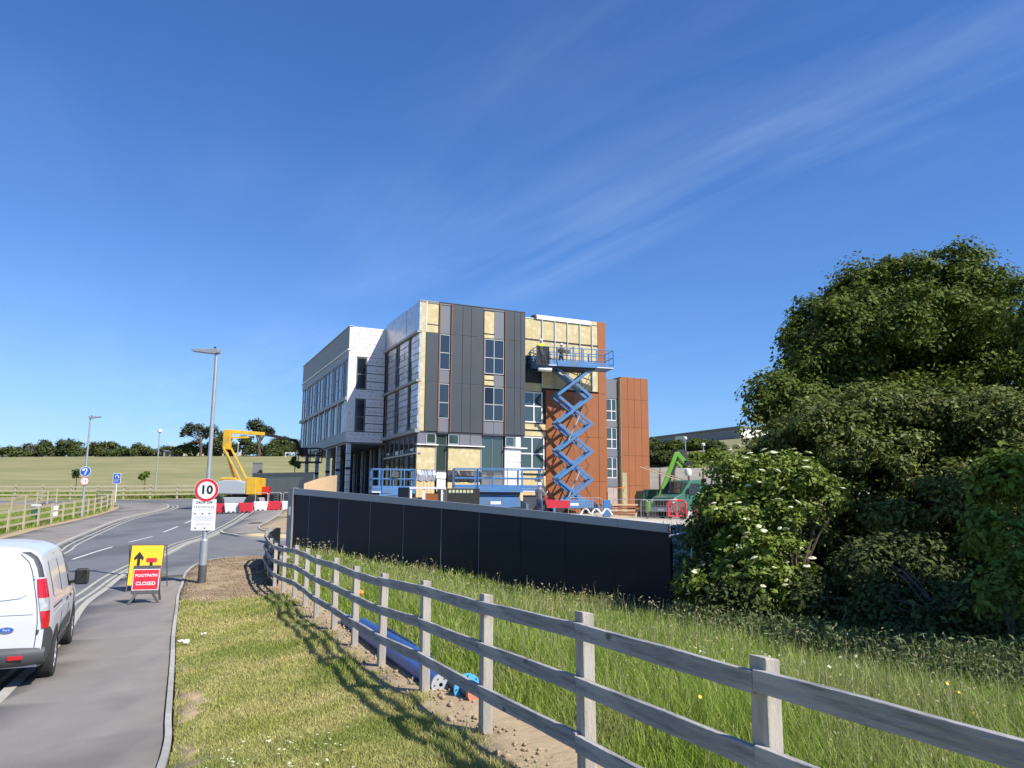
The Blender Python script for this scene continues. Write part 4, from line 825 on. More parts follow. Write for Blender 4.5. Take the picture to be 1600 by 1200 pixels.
window(8.05, 10.05, 7.6, 9.85, VW + .13, (9.35,), (8.8,), fm='frame_white', fw=.09, gm='glass_green')
bx('insulation_slab', 'insulation', 7.9, 10.28, VW + .04, VW + .2, 7.1, 7.5); bx('panel', 'machine_black', 7.9, 10.28, VW + .1, VW + .2, 6.98, 7.08); bx('insulation_slab', 'insulation', 7.9, 10.28, VW + .04, VW + .2, 6.62, 6.96)
window(8.05, 10.2, 4.25, 6.58, VW + .13, (9.2,), (5.35,), fm='frame_white', fw=.09, gm='glass_green')
bx('insulation_slab', 'insulation', 7.9, 10.28, VW + .04, VW + .2, 3.95, 4.18); bx('panel', 'machine_black', 7.9, 10.28, VW + .1, VW + .2, 3.8, 3.93); bx('board', 'osb', 7.95, 9.1, VW + .0, VW + .2, 2.4, 3.78); bx('board', 'osb', 9.12, 10.28, VW + .01, VW + .2, 2.4, 3.78)
bx('panel', 'clad_dark', 7.95, 10.28, VW + .12, VW + .2, 1.15, 2.38)
# --- grey strip with windows, and the lower orange block
VG = 1.93
zs = [(9.82, 11.33, 'p'), (8.12, 9.8, 'w'), (7.62, 8.1, 'p'), (5.97, 7.6, 'w'), (5.35, 5.95, 'p'), (3.75, 5.33, 'w'), (3.1, 3.73, 'p'), (1.15, 3.08, 'c')]
for z0, z1, k in zs:
    if k == 'p': bx('panel', 'clad_mid', 15.46, 16.74, VG, VG + .15, z0, z1)
    elif k == 'c': bx('panel', 'concrete', 15.46, 16.74, VG + .05, VG + .15, z0, z1)
    else: window(15.62, 16.6, z0, z1, VG + .1, (16.15,), ((z0 + z1) / 2 - .1,), fm='frame_white', fw=.06, gm='glass_green'); bx('reveal', 'clad_mid', 15.46, 15.61, VG, VG + .15, z0, z1); bx('reveal', 'clad_mid', 16.61, 16.74, VG, VG + .15, z0, z1)
us = (16.8, 17.4, 18.0, 18.62, 19.3); zz_ = (1.15, 3.2, 5.47, 7.65, 9.8, 11.53)
for a, c_ in zip(zz_[:-1], zz_[1:]):
    for u0, u1 in zip(us[:-1], us[1:]): bx('panel', 'rust', u0 + .007, u1 - .007, VW + br.uniform(-.005, .005), VW + .2, a + .009, c_ - .009, bevel=.005)
bx('panel', 'osb', 16.765, 16.795, VW + .02, 2.08, 1.15, 11.45)
# ------------------------------------------------------------------ white van
vt = thing('panel_van', 'white panel van with grey bumper driving away at the left edge', 'van', (0, 0, 0), R(22.4))
RW = Vector((-6.16, 10.82)); cth, sth = math.cos(R(22.4)), math.sin(R(22.4))
lx, ly = .80, .85
vt.scale = (.975,) * 3; vt.rotation_euler = (0, 0, R(25)); cth, sth = math.cos(R(25)), math.sin(R(25)); lx, ly = .88, .83
vt.location = (RW.x - (cth * lx - sth * ly), RW.y - (sth * lx + cth * ly), gh(RW.x, RW.y) + .035)
VH = 1.84
prof = [(.30, .86), (.42, .895), (.60, .912), (.85, .92), (1.05, .90), (1.2, .87), (1.4, .825), (1.58, .775), (1.70, .715), (1.77, .62), (1.81, .5), (1.835, .28), (1.84, 0)]
pz = np.array([p[0] for p in prof]); pxx = np.array([p[1] for p in prof])
def vH(y): return float(np.interp(y, [0, .06, .3, 1.2, 2.2, 2.65, 2.95, 3.45, 3.9, 4.25, 4.4], [1.785, 1.81, 1.83, 1.84, 1.83, 1.79, 1.66, 1.22, 1.10, .98, .85]))
def vS(y): return float(np.interp(y, [0, .02, .06, .12, .2, .35, 3.6, 4.0, 4.25, 4.4], [.90, .92, .938, .955, .968, .982, 1.0, .95, .84, .66]))
def vx(y, z):
    H = vH(y); zb = z if z < .9 else .9 + (z - .9) * (1.84 - .9) / max(H - .9, .02)
    return vS(y) * float(np.interp(min(zb, 1.84), pz, pxx))
def vrear(z): return float(np.interp(z, [.3, .5, .9, 1.2, 1.5, 1.75, 1.84], [.05, .02, .0, .02, .07, .13, .2]))
ysv = np.unique(np.r_[0, .02, .06, .12, .2, np.linspace(.35, 4.4, 46)]); tt = np.linspace(0, 1, 40)
zline = np.interp(tt, np.linspace(0, 1, len(pz)), pz); xline = np.interp(tt, np.linspace(0, 1, len(pz)), pxx)
vb = MB(); ncol = 2 * len(tt) - 1
for y in ysv:
    H = vH(y); s = vS(y); row = []
    for x, z in zip(xline, zline):
        zz2 = z if z < .9 else .9 + (z - .9) * (H - .9) / .94
        yy = y + vrear(zz2) * max(0, 1 - y / .5)
        row.append((x * s, yy, zz2))
    vb.v += row + [(-x, y_, z) for x, y_, z in row[-2::-1]]
for i in range(len(ysv) - 1):
    for k in range(ncol - 1): vb.f.append((i * ncol + k, i * ncol + k + 1, (i + 1) * ncol + k + 1, (i + 1) * ncol + k)); vb.m.append(0)
half = len(tt)
for k in range(half - 1): vb.f.append((k, ncol - 1 - k, ncol - 2 - k, k + 1)); vb.m.append(0)
o = (len(ysv) - 1) * ncol
for k in range(half - 1): vb.f.append((o + k, o + k + 1, o + ncol - 2 - k, o + ncol - 1 - k)); vb.m.append(0)
vb.obj('body', 'van_white', vt, smooth=True)
def side_patch(name, m, poly, off=.004, parent=None, n=14, thick=.0, side=1):
    """a panel that follows the van's side; poly of (y, z)"""
    P = np.array(poly, float); zs_ = np.linspace(P[:, 1].min() + 1e-4, P[:, 1].max() - 1e-4, n); b = MB(); rows_ = []
    for z in zs_:
        c_ = []
        for i in range(len(P)):
            a, d = P[i], P[(i + 1) % len(P)]
            if (a[1] <= z) != (d[1] <= z): c_.append(a[0] + (z - a[1]) / (d[1] - a[1]) * (d[0] - a[0]))
        if len(c_) >= 2: rows_.append((z, min(c_), max(c_)))
    m_ = 8
    for z, a, d in rows_:
        for k in range(m_ + 1): y = a + (d - a) * k / m_; yy = y + vrear(z) * max(0, 1 - y / .5); b.v.append((side * (vx(y, z) + off), yy, z))
    for i in range(len(rows_) - 1):
        for k in range(m_): j = i * (m_ + 1) + k; b.f.append((j, j + 1, j + m_ + 2, j + m_ + 1)); b.m.append(0)
    return b.obj(name, m, parent or vt, smooth='all')
def side_line(name, m, pts, w=.012, off=.006):
    b = MB(); b.path([(vx(y, z) + off - w * .35, y + vrear(z) * max(0, 1 - y / .5), z) for y, z in pts], w / 2, 5); return b.obj(name, m, vt)
# lower grey cladding, arches, glazing
side_patch('sill', 'van_grey', [(1.22, .30), (2.98, .30), (2.98, .44), (1.22, .44)], .008)
side_patch('side_moulding', 'van_grey', [(1.33, .47), (2.86, .50), (2.83, .68), (1.36, .66)], .012)
def arch(yc, r0, r1, name, m, off): 
    return side_patch(name, m, [(yc + r1 * math.cos(a), .33 + r1 * math.sin(a)) for a in np.linspace(0, math.pi, 20)] + [(yc - r1, .305), (yc + r1, .305)], off, n=18)
for yc in (.85, 3.53): arch(yc, 0, .395, 'wheel_arch', 'van_grey', .006); arch(yc, 0, .345, 'wheel_well', 'rubber', .009)
side_patch('rear_corner', 'van_grey', [(.0, .31), (.45, .31), (.47, .56), (.40, .66), (.10, .80), (.0, .82)], .007)
side_patch('window', 'glass_car', [(2.42, 1.08), (2.97, 1.04), (3.02, 1.12), (2.72, 1.60), (2.42, 1.63)], .005)
side_patch('window', 'glass_car', [(3.05, 1.06), (3.28, 1.02), (2.88, 1.45), (2.84, 1.45)], .005)
side_patch('pressed_panel', 'van_white', [(.48, 1.10), (1.36, 1.09), (1.36, 1.60), (.52, 1.60), (.44, 1.5)], .008)
side_patch('pressed_panel', 'van_white', [(1.44, 1.09), (2.34, 1.08), (2.34, 1.62), (1.44, 1.61)], .008)
side_line('door_seam', 'seam', [(2.38, .45), (2.38, .8), (2.38, 1.2), (2.38, 1.66)]); side_line('door_seam', 'seam', [(1.40, .45), (1.40, .8), (1.40, 1.2), (1.40, 1.66)])
side_line('door_rail', 'seam', [(.35, 1.0), (.8, .99), (1.4, .98)], .02); side_line('door_seam', 'seam', [(3.2, .5), (3.26, .8), (3.25, 1.02)])
side_line('belt_crease', 'van_white', [(.4, .90), (1.4, .895), (2.4, .90), (3.2, .93)], .03, .002)
for y in (2.02, 2.52): side_line('door_handle', 'van_grey', [(y, .93), (y + .17, .935)], .045, .014)
# rear face
def rear_patch(name, m, poly, off=.006, n=12, **k):
    P = np.array(poly, float); b = MB(); rows_ = []
    for z in np.linspace(P[:, 1].min() + 1e-4, P[:, 1].max() - 1e-4, n):
        c_ = []
        for i in range(len(P)):
            a, d = P[i], P[(i + 1) % len(P)]
            if (a[1] <= z) != (d[1] <= z): c_.append(a[0] + (z - a[1]) / (d[1] - a[1]) * (d[0] - a[0]))
        if len(c_) >= 2: rows_.append((z, min(c_), max(c_)))
    for z, a, d in rows_: b.v += [(a, vrear(z) - off, z), (d, vrear(z) - off, z)]
    for i in range(len(rows_) - 1): b.f.append((2 * i, 2 * i + 1, 2 * i + 3, 2 * i + 2)); b.m.append(0)
    return b.obj(name, m, vt, smooth='all', **k)
rear_patch('pressed_panel', 'van_white', [(.09, 1.12), (.48, 1.13), (.62, 1.22), (.60, 1.58), (.09, 1.62)], .012)
rear_patch('pressed_panel', 'van_white', [(-.09, 1.12), (-.48, 1.13), (-.62, 1.22), (-.60, 1.58), (-.09, 1.62)], .012)
rear_patch('door_seam', 'seam', [(-.009, .5), (.009, .5), (.009, 1.78), (-.009, 1.78)], .004)
for s in (1, -1):
    MB().path([(s * (vx(0, z) - .075), vrear(z) - .003, z) for z in np.linspace(.52, 1.72, 12)], .005, 4).obj('door_seam', 'seam', vt)
    def corner_strip(name, mats, z0, z1, win, wout, n, off):
        b = MB(); zs_ = np.linspace(z0, z1, n); yl = [0, .01, .02, .04, .06, .09, .12, .16, .2, .25]
        for z in zs_:
            f = (z - z0) / (z1 - z0); wi = win(f); wo = wout(f); pts = [(vx(0, z) - wi, -off)] + [(vx(y, z) + off * min(1, y / .03), y - off * max(0, 1 - y / .06)) for y in np.linspace(0, wo, 8)]
            b.v += [(s * x, y + vrear(z) * max(0, 1 - max(y, 0) / .5), z) for x, y in pts]
        m_ = 9
        for i in range(n - 1):
            for k in range(m_ - 1): b.f.append((m_ * i + k, m_ * i + k + 1, m_ * i + m_ + k + 1, m_ * i + m_ + k)); b.m.append(1 if .34 < (i + .5) / (n - 1) < .63 and len(mats) > 1 else 0)
        return b.obj(name, mats, vt, smooth='all')
    corner_strip('tail_light', ['lens_red', 'lens_clear'], .78, 1.40, lambda f: .02 + .03 * math.sin(f * 2.6), lambda f: .07 + .05 * math.sin(f * 2.4), 24, .014)
    corner_strip('pillar_trim', ['van_grey'], 1.42, 1.74, lambda f: .01, lambda f: .07 - .02 * f, 12, .008)
    for z in (1.42, .74): MB().tube((s * (vx(0, z) - .06), vrear(z) - .012, z - .02), (s * (vx(0, z) - .06), vrear(z) - .012, z + .025), .014).obj('hinge', 'van_white' if z > 1 else 'van_grey', vt)
bp = MB()
for x in np.linspace(-.86, .86, 15):
    e = .10 * (abs(x) / .86) ** 4
    bp.v += [(x * .985, .06 + e, .30), (x, -.055 + e, .34), (x, -.075 + e, .46), (x, -.06 + e, .535), (x * .99, .05 + e, .56)]
for i in range(14):
    for k in range(4): bp.f.append((5 * i + k, 5 * i + k + 1, 5 * i + 6 + k, 5 * i + 5 + k)); bp.m.append(0)
bp.obj('bumper', 'van_grey', vt, smooth='all')
for s in (1, -1): MB().box(s * .55 - .085, s * .55 + .085, -.079, -.06, .415, .465).obj('reflector', 'lens_red', vt, bevel=.004)
em = MB(); em.prism([(.085 * math.cos(a), .036 * math.sin(a)) for a in np.linspace(0, 2 * math.pi, 28, endpoint=False)], 'y', -.012, 0); eo = em.obj('emblem', 'rim', vt, loc=(.42, vrear(.78) - .003, .78))
MB().prism([(.075 * math.cos(a), .028 * math.sin(a)) for a in np.linspace(0, 2 * math.pi, 28, endpoint=False)], 'y', -.014, -.0125).obj('emblem_face', 'sign_blue', eo)
me = text_mesh('Ford', .04, 'sign_white', .0005); link('lettering', me, eo, loc=(0, -.0148, 0), rot=(R(90), 0, 0))
rear_patch('door_crease', 'van_white', [(-.7, .96), (.7, .96), (.7, .985), (-.7, .985)], .01)
MB().bar((.30, -.02, .70), (.16, -.02, .70), .03, .05).obj('door_handle', 'machine_black', vt)
MB().tube((-.05, 1.0, 1.835), (-.05, .8, 2.1), .006).obj('aerial', 'machine_black', vt)
# wheels
for yc in (.85, 3.53):
    for s in (1, -1):
        w = MB(); w.lathe([(.205, -.1), (.30, -.1), (.325, -.07), (.328, .0), (.325, .07), (.30, .1), (.21, .1), (.205, .07)], 36, axis='x')
        wo_ = w.obj('wheel', 'rubber', vt, smooth=True, loc=(s * .80 + s * .022, yc, .328))
        r_ = MB(); r_.lathe([(.21, -.02), (.212, .085), (.195, .088), (.185, .06), (.05, .045), (.045, .075), (0, .078)], 30, axis='x')
        for k in range(10):
            a = 2 * math.pi * k / 10; r_.bar((.066, .03 * math.cos(a), .03 * math.sin(a)), (.08, .195 * math.cos(a), .195 * math.sin(a)), .028, .025, (1, 0, 0))
        ro = r_.obj('rim', 'rim', wo_, smooth=True)
        if s < 0: ro.rotation_euler = (0, 0, math.pi)
# mirrors
for s in (1, -1):
    mb = MB(); mb.box(-.01, .20, -.05, .08, -.13, .13); mo = mb.obj('mirror', 'machine_black', vt, bevel=.04, loc=(s * (.93) + (0 if s > 0 else -.19), 3.05, 1.17))
    MB().box(.02, .17, -.056, -.052, -.105, .105).obj('mirror_glass', 'glass_car', mo)
    MB().bar((s * .86, 3.1, 1.08), (s * .98, 3.06, 1.1), .06, .05).obj('mirror_arm', 'machine_black', vt)

# ------------------------------------------------------------------ scissor lifts
def scissor_lift(label, loc, rotz, n, sh, a, z0, Lp, Wp=1.7, ext=(1.0, 1.0), Lc=3.0, group=None, gates=True):
    t = thing('scissor_lift', label, 'scissor lift', loc, rotz, group); bl = 'lift_blue'
    ch = MB(); ch.box(-Lc / 2, Lc / 2, -.45, .45, .32, .75); ch.box(-Lc / 2 + .35, Lc / 2 - .35, -Wp / 2, -.46, .38, .95); ch.box(-Lc / 2 + .35, Lc / 2 - .35, .46, Wp / 2, .38, .95); ch.obj('chassis', bl, t, bevel=.02)
    for sx in (-1, 1):
        for sy in (-1, 1):
            MB().lathe([(0, -.13), (.34, -.13), (.38, -.09), (.38, .09), (.34, .13), (0, .13)], 20, axis='y').obj('wheel', 'rubber', t, smooth=True, loc=(sx * (Lc / 2 - .35), sy * (Wp / 2 - .16), .40))
            MB().bar((sx * (Lc / 2 - .02), sy * (Wp / 2 - .1), .35), (sx * (Lc / 2 + .12), sy * (Wp / 2 - .1), .35), .16, .5).obj('outrigger', bl, t)
    for k in range(3): MB().box(-.02, .02, -.3 + .0, .3, .45 + .3 * k, .49 + .3 * k).obj('step', bl, t, loc=(Lc / 2 + .06, 0, 0))
    MB().box(-.5, .1, -Wp / 2 - .012, -Wp / 2 - .002, .55, .72).obj('decal', 'sign_white', t)
    for k in range(n):
        za, zb = z0 + k * sh, z0 + (k + 1) * sh
        for sy in (-1, 1):
            for q, (p, e) in enumerate((((-a, za), (a, zb)), ((a, za), (-a, zb)))):
                y = sy * (.62 - .13 * q); MB().bar((p[0], y, p[1]), (e[0], y, e[1]), .085, min(.20, .2), (0, 0, 1)).obj('scissor_arm', bl, t, bevel=.012)
        if sh > .5:
            for x in (-a, a): MB().tube((x, -.64, zb), (x, .64, zb), .055, 8).obj('cross_tube', bl, t)
            MB().tube((0, -.62, (za + zb) / 2), (0, .62, (za + zb) / 2), .06, 8).obj('cross_tube', 'machine_black', t)
    if sh > .5:
        for k in range(0, n - 1, 2): MB().tube((-.3, .1, z0 + (k + .35) * sh), (.75, .1, z0 + (k + 1.5) * sh), .06, 8).obj('ram', 'frame_grey', t)
        MB().path([(a + .05, -.4, z0 + .2)] + [(a * (.9 if k % 2 else .3), -.3, z0 + k * sh / 2) for k in range(1, 2 * n)], .02, 5).obj('hose', 'machine_black', t)
    zt = z0 + n * sh + .05; Lm = Lp - sum(ext)
    x0 = -Lp / 2 + ext[0]; x1 = x0 + Lm
    d = MB(); d.box(x0, x1, -Wp / 2, Wp / 2, zt, zt + .26); d.obj('deck', bl, t, bevel=.01)
    MB().box(x0 + .1, x1 - .1, -Wp / 2 + .1, Wp / 2 - .1, zt - .13, zt - .002).obj('deck_frame', 'machine_black', t)
    for s, e, xa in ((-1, ext[0], -Lp / 2), (1, ext[1], x1)):
        if e > .05:
            MB().box(xa + .004, xa + e - .004, -Wp / 2 + .06, Wp / 2 - .06, zt + .03, zt + .22).obj('extension_deck', bl, t)
            MB().box(xa + .05, xa + e - .05, -Wp / 2 + .055, -Wp / 2 + .058, zt + .03, zt + .09).obj('edge_strip', 'frame_white', t)
    ft = zt + .26
    def rail_run(p, q, np_):
        g_ = MB(); 
        for h in (1.1, .56): g_.tube((*p, ft + h), (*q, ft + h), .03, 6)
        for k in range(np_ + 1):
            f = k / np_; x = p[0] + (q[0] - p[0]) * f; y = p[1] + (q[1] - p[1]) * f; g_.bar((x, y, ft - .02), (x, y, ft + 1.1), .05, .05)
        g_.bar((*p, ft + .08), (*q, ft + .08), .02, .15); return g_.obj('guard_rail', bl, t)
    w = Wp / 2 - .05
    for y in (-w, w):
        rail_run((x0 + .02, y), (x1 - .02, y), 3)
        if ext[0] > .05: rail_run((-Lp / 2 + .04, y + (.05 if y < 0 else -.05)), (x0 - .03, y + (.05 if y < 0 else -.05)), 1)
        if ext[1] > .05: rail_run((x1 + .03, y + (.05 if y < 0 else -.05)), (Lp / 2 - .04, y + (.05 if y < 0 else -.05)), 1)
    rail_run((-Lp / 2 + .04, -w + .05), (-Lp / 2 + .04, w - .05), 2); rail_run((Lp / 2 - .04, -w + .05), (Lp / 2 - .04, w - .05), 2)
    MB().box(x0 + .5, x0 + .9, -Wp / 2 - .1, -Wp / 2 - .04, ft + .65, ft + .95).obj('control_box', 'frame_dark', t)
    return t, ft
def bld(u, v): 
    c_, s_ = math.cos(R(25)), math.sin(R(25)); return (-6.16 + c_ * u - s_ * v, 50 + s_ * u + c_ * v)
X, Y = bld(11.72, .25); zg = gh(X, Y) + .05
LR = R(15)
big, ftop = scissor_lift('blue scissor lift raised high against the orange cladding', (X, Y, zg), LR, 5, 1.98, 1.28, .42, 5.9, 1.8, (1.55, 1.35), 3.2)
def on_lift(x, y, z): return (X + math.cos(LR) * x - math.sin(LR) * y, Y + math.sin(LR) * x + math.cos(LR) * y, zg + z)
b = MB()
for k in range(9):
    x = -2.98 + .12 * k; b.v += [(x, -.9 + .03 * math.sin(k * 2), ftop + 1.12), (x, -.93 + .04 * math.sin(k * 1.3), ftop + .5), (x, -.9 + .03 * math.sin(k * 3), ftop - .22)]
for k in range(8):
    for s in range(2): b.f.append((3 * k + s, 3 * k + 3 + s, 3 * k + 4 + s, 3 * k + 1 + s)); b.m.append(0)
o = b.obj('tarpaulin', 'black_sheet', label='black tarpaulin hung over the left end of the raised lift', category='tarpaulin'); o.location = (X, Y, zg); o.rotation_euler = (0, 0, LR)
o = MB().lathe([(0, 0), (.13, 0), (.15, .05), (.15, .95), (.13, 1.0), (0, 1.0)], 12, axis='x').obj('membrane_roll', 'white_wrap', smooth=True, label='white membrane roll slung under the left end of the raised lift', category='roll'); o.location = on_lift(-2.75, -.6, ftop - .5); o.rotation_euler = (0, 0, LR)
for k, (x, w, h) in enumerate(((.2, .12, 1.45), (.85, .12, 1.4))):
    o = MB().box(-w / 2, w / 2, -.03, .03, 0, h).obj('cladding_rail', 'lift_blue', label=('left' if k == 0 else 'right') + ' one of two blue rails standing upright on the raised lift', category='rail', group='blue rails on the raised lift'); o.location = on_lift(x, .2, ftop); o.rotation_euler = (0, 0, LR)
p = at(777, 785, 46); scissor_lift('blue scissor lift lowered, standing before the insulation panels', (p.x, p.y, gh(p.x, p.y) + .05), R(8), 4, .12, 1.25, .72, 5.3, 1.8, (1.4, 1.3), 3.2)
p = at(612, 780, 44.5); scissor_lift('small blue scissor lift parked under the overhang', (p.x, p.y, gh(p.x, p.y) + .1), R(18), 4, .1, .8, .6, 2.5, 1.2, (.6, .02), 1.9)
p = at(718, 783, 43); o = MB().box(-1.25, 1.1, -.03, .03, 0, .9).obj('display_board', 'machine_black', None, label='black board with a yellow ring leaning by the lowered lift', category='board', loc=(p.x, p.y, gh(p.x, p.y) + .5))
rg = MB(); rg.lathe([(.10, -.04), (.15, -.04), (.15, -.032), (.10, -.032)], 16, axis='y', o=(-.85, 0, .74)); rg.obj('logo', 'sign_yellow', o)
pr = MB(); [pr.box(-.6 + .2 * k, -.46 + .2 * k, -.036, -.031, .66, .82) for k in range(7)]; pr.obj('print', 'petal', o)

# ------------------------------------------------------------------ people
def person(label, loc, rotz, top, joints=None, legs='jeans', lean=0.0, arm=(.45, .25)):
    me = bpy.data.meshes.new('body'); h = 1.0
    V = [(0, 0, .93), (0, .02 + lean * .3, 1.15), (0, lean * .7, 1.42), (0, lean * .8, 1.52), (0, lean * .85 - .01, 1.64), (0, lean * .85, 1.76),
         (-.1, 0, .88), (-.12, -.02, .48), (-.12, .02, .06), (-.12, -.13, .03), (.1, 0, .88), (.12, -.02, .48), (.12, .02, .06), (.12, -.13, .03),
         (-.2, lean * .7, 1.42), (-.25, -.1 + lean, 1.16), (-.2, -.1 - arm[0], 1.16 + arm[1]), (.2, lean * .7, 1.42), (.25, -.1 + lean, 1.16), (.2, -.1 - arm[0] * .8, 1.16 + arm[1] * .6)]
    Ed = [(0, 1), (1, 2), (2, 3), (3, 4), (4, 5), (0, 6), (6, 7), (7, 8), (8, 9), (0, 10), (10, 11), (11, 12), (12, 13), (2, 14), (14, 15), (15, 16), (2, 17), (17, 18), (18, 19)]
    rad = [.15, .15, .17, .06, .095, .08, .10, .07, .05, .045, .10, .07, .05, .045, .075, .05, .04, .075, .05, .04]
    me.from_pydata(V, Ed, []); o = bpy.data.objects.new('body', me); COL.objects.link(o)
    sk = o.modifiers.new('skin', 'SKIN'); su = o.modifiers.new('sub', 'SUBSURF'); su.levels = 1; su.render_levels = 1
    for i, v in enumerate(me.skin_vertices[0].data): v.radius = (rad[i], rad[i] * (.75 if i in (1, 2) else 1)); v.use_root = (i == 0)
    dg = bpy.context.evaluated_depsgraph_get(); m2 = bpy.data.meshes.new_from_object(o.evaluated_get(dg)); bpy.data.objects.remove(o)
    m2.name = 'body'; m2.materials.clear()
    for q in (legs, top, 'skin'): m2.materials.append(M[q])
    for f in m2.polygons:
        c_ = f.center; f.material_index = 0 if c_.z < .95 else (2 if c_.z > 1.5 or (abs(c_.x) > .1 and c_.y < -.1 - arm[0] * .6) else 1); f.use_smooth = True
    t = thing('person', label, 'person', loc, rotz); link('body', m2, t)
    MB().lathe([(.0, 1.86), (.06, 1.855), (.105, 1.82), (.125, 1.74), (.15, 1.725), (.15, 1.715), (.12, 1.715)], 14, o=(0, lean * .85, 0)).obj('helmet', 'helmet', t, smooth=True)
    return t
person('person in white helmet and yellow hi-vis top standing at the left of the raised lift', on_lift(-2.35, .0, ftop - .3 + .28), LR + R(170), 'hi_vis')
person('person in white helmet bending forward in the middle of the raised lift', on_lift(-.75, .2, ftop - .5 + .25), LR + R(170), 'leaf_grey', lean=.18)
p = at(843, 800, 41); person('person in white helmet behind the navy hoarding by the red skip', (p.x, p.y, gh(p.x, p.y) - .12), R(150), 'clad_mid')

# ------------------------------------------------------------------ yellow boom lift
Y0 = 52; bq = at(384, 795, Y0); zg2 = gh(bq.x, bq.y) + .04
t = thing('boom_lift', 'yellow articulated boom lift reaching towards the left end of the building', 'boom lift', (bq.x, bq.y, zg2), 0)
def L_(px, py, Y): return at(px, py, Y) - Vector((bq.x, bq.y, zg2))
ch = MB(); ch.box(-1.9, 1.1, -1.0, 1.0, .35, .75); ch.obj('chassis', 'boom_grey', t, bevel=.03)
for sx in (-1.55, .75):
    for sy in (-1.05, 1.05): MB().lathe([(0, -.17), (.40, -.17), (.46, -.1), (.46, .1), (.40, .17), (0, .17)], 20, axis='y').obj('wheel', 'rubber', t, smooth=True, loc=(sx, sy, .46))
MB().lathe([(.55, .75), (.55, .98)], 20, o=(-.4, 0, 0)).obj('turntable_ring', 'machine_black', t)
MB().prism([(-1.9, .95), (.25, .95), (.25, 1.72), (-.3, 1.86), (-1.3, 1.86), (-1.9, 1.6)], 'y', -1.0, 1.0).obj('engine_cover', 'boom_grey', t, bevel=.06)
MB().prism([(-1.75, 1.87), (-.35, 1.87), (-.7, 2.05), (-1.5, 2.05)], 'y', -.7, .7).obj('top_cover', 'boom_yellow', t, bevel=.05)
MB().box(.26, .92, -1.02, 1.02, .92, 2.05).obj('counterweight', 'boom_yellow', t, bevel=.04)
a0, a1 = L_(385, 757, Y0), L_(356, 700, Y0)
for dy in (-.2, .16): MB().bar(a0 + Vector((dy, dy, 0)), a1 + Vector((dy, dy, 0)), .22, .09, (1, 0, 0)).obj('lower_boom', 'boom_yellow', t, bevel=.015)
b0, b1 = L_(378, 760, Y0), L_(361, 702, Y0); MB().bar(b0 + Vector((-.35, 0, 0)), b1 + Vector((-.35, 0, 0)), .2, .12, (1, 0, 0)).obj('lower_link', 'boom_yellow', t, bevel=.01)
c0 = L_(356, 688, Y0); MB().box(-.26, .2, -.24, .24, -.62, .70).obj('knuckle', 'boom_yellow', t, bevel=.03, loc=c0)
u0, u1, u2 = L_(354, 674, Y0), L_(412, 678, 56), L_(459, 688, 61)
MB().bar(u0, u1, .22, .24).obj('upper_boom', 'boom_yellow', t, bevel=.015); MB().bar(u1, u2, .17, .19).obj('boom_extension', 'machine_black', t); MB().bar(u0 + Vector((.4, 0, -.42)), u1 + Vector((-.5, -.6, -.28)), .12, .12).obj('boom_ram', 'boom_yellow', t)
j0, j1 = L_(463, 689, 61.3), L_(472, 712, 62); MB().bar(u2, j0, .2, .24).obj('jib', 'machine_black', t); MB().bar(j0, j1, .2, .22, (1, 0, 0)).obj('jib', 'machine_black', t)
k0 = L_(482, 722, 62); bs = MB(); W2, D2_, H2 = .95, .45, 1.1
for z in (0, .55, H2): bs.path([(-W2, -D2_, z), (W2, -D2_, z), (W2, D2_, z), (-W2, D2_, z), (-W2, -D2_, z)], .032, 6)
for x in (-W2, 0, W2):
    for y in (-D2_, D2_): bs.tube((x, y, 0), (x, y, H2), .045, 6)
bs.box(-W2, W2, -D2_, D2_, -.08, .02); bs.obj('basket', 'machine_black', t, loc=k0); MB().box(-.3, .3, -.1, .2, .6, 1.1).obj('control_box', 'machine_black', t, loc=k0 + Vector((-.5, 0, 0)))

# ------------------------------------------------------------------ water filled barriers
bars = [('red', 346, 803, 45.6, 0), ('white', 362, 803.5, 45.5, 0), ('red', 384, 803, 45.4, 0), ('white', 407.5, 800.5, 46.4, 1), ('red', 428.5, 799.5, 46.6, 1), ('white', 451, 799, 46.7, 1)]
bl_ = ['red plastic barrier half behind the notice board', 'white plastic barrier without a rail, second from the left', 'red plastic barrier without a rail, beside the yellow line', 'white plastic barrier with a grey hoop, standing on the footpath', 'red plastic barrier with a grey hoop between two white ones', 'white plastic barrier with a grey hoop next to the hoarding end post']
for (c_, px, py, Y_, hoop), lab in zip(bars, bl_):
    p = at(px, py, Y_); z = gh(p.x, p.y) + .06
    t = thing('plastic_barrier', lab, 'barrier', (p.x, p.y, z), R(6), 'red and white barriers across the road')
    MB().prism([(-.33, 0), (-.22, 0), (-.19, .07), (-.07, .07), (-.04, 0), (.04, 0), (.07, .07), (.19, .07), (.22, 0), (.33, 0), (.41, .48), (.41, .56), (-.41, .56), (-.41, .48)], 'y', -.19, .19).obj('block', 'plastic_' + c_, t, bevel=.03)
    for s in (-1, 1): MB().lathe([(0, -.006), (.05, -.006), (.055, 0)], 10, axis='y', o=(s * .22, -.192, .45)).obj('filler_cap', 'plastic_' + c_, t)
    if hoop: MB().path([(-.36, 0, .56), (-.36, 0, 1.0), (-.30, 0, 1.07), (.30, 0, 1.07), (.36, 0, 1.0), (.36, 0, .56)], .025, 6).obj('hoop', 'galv', t)
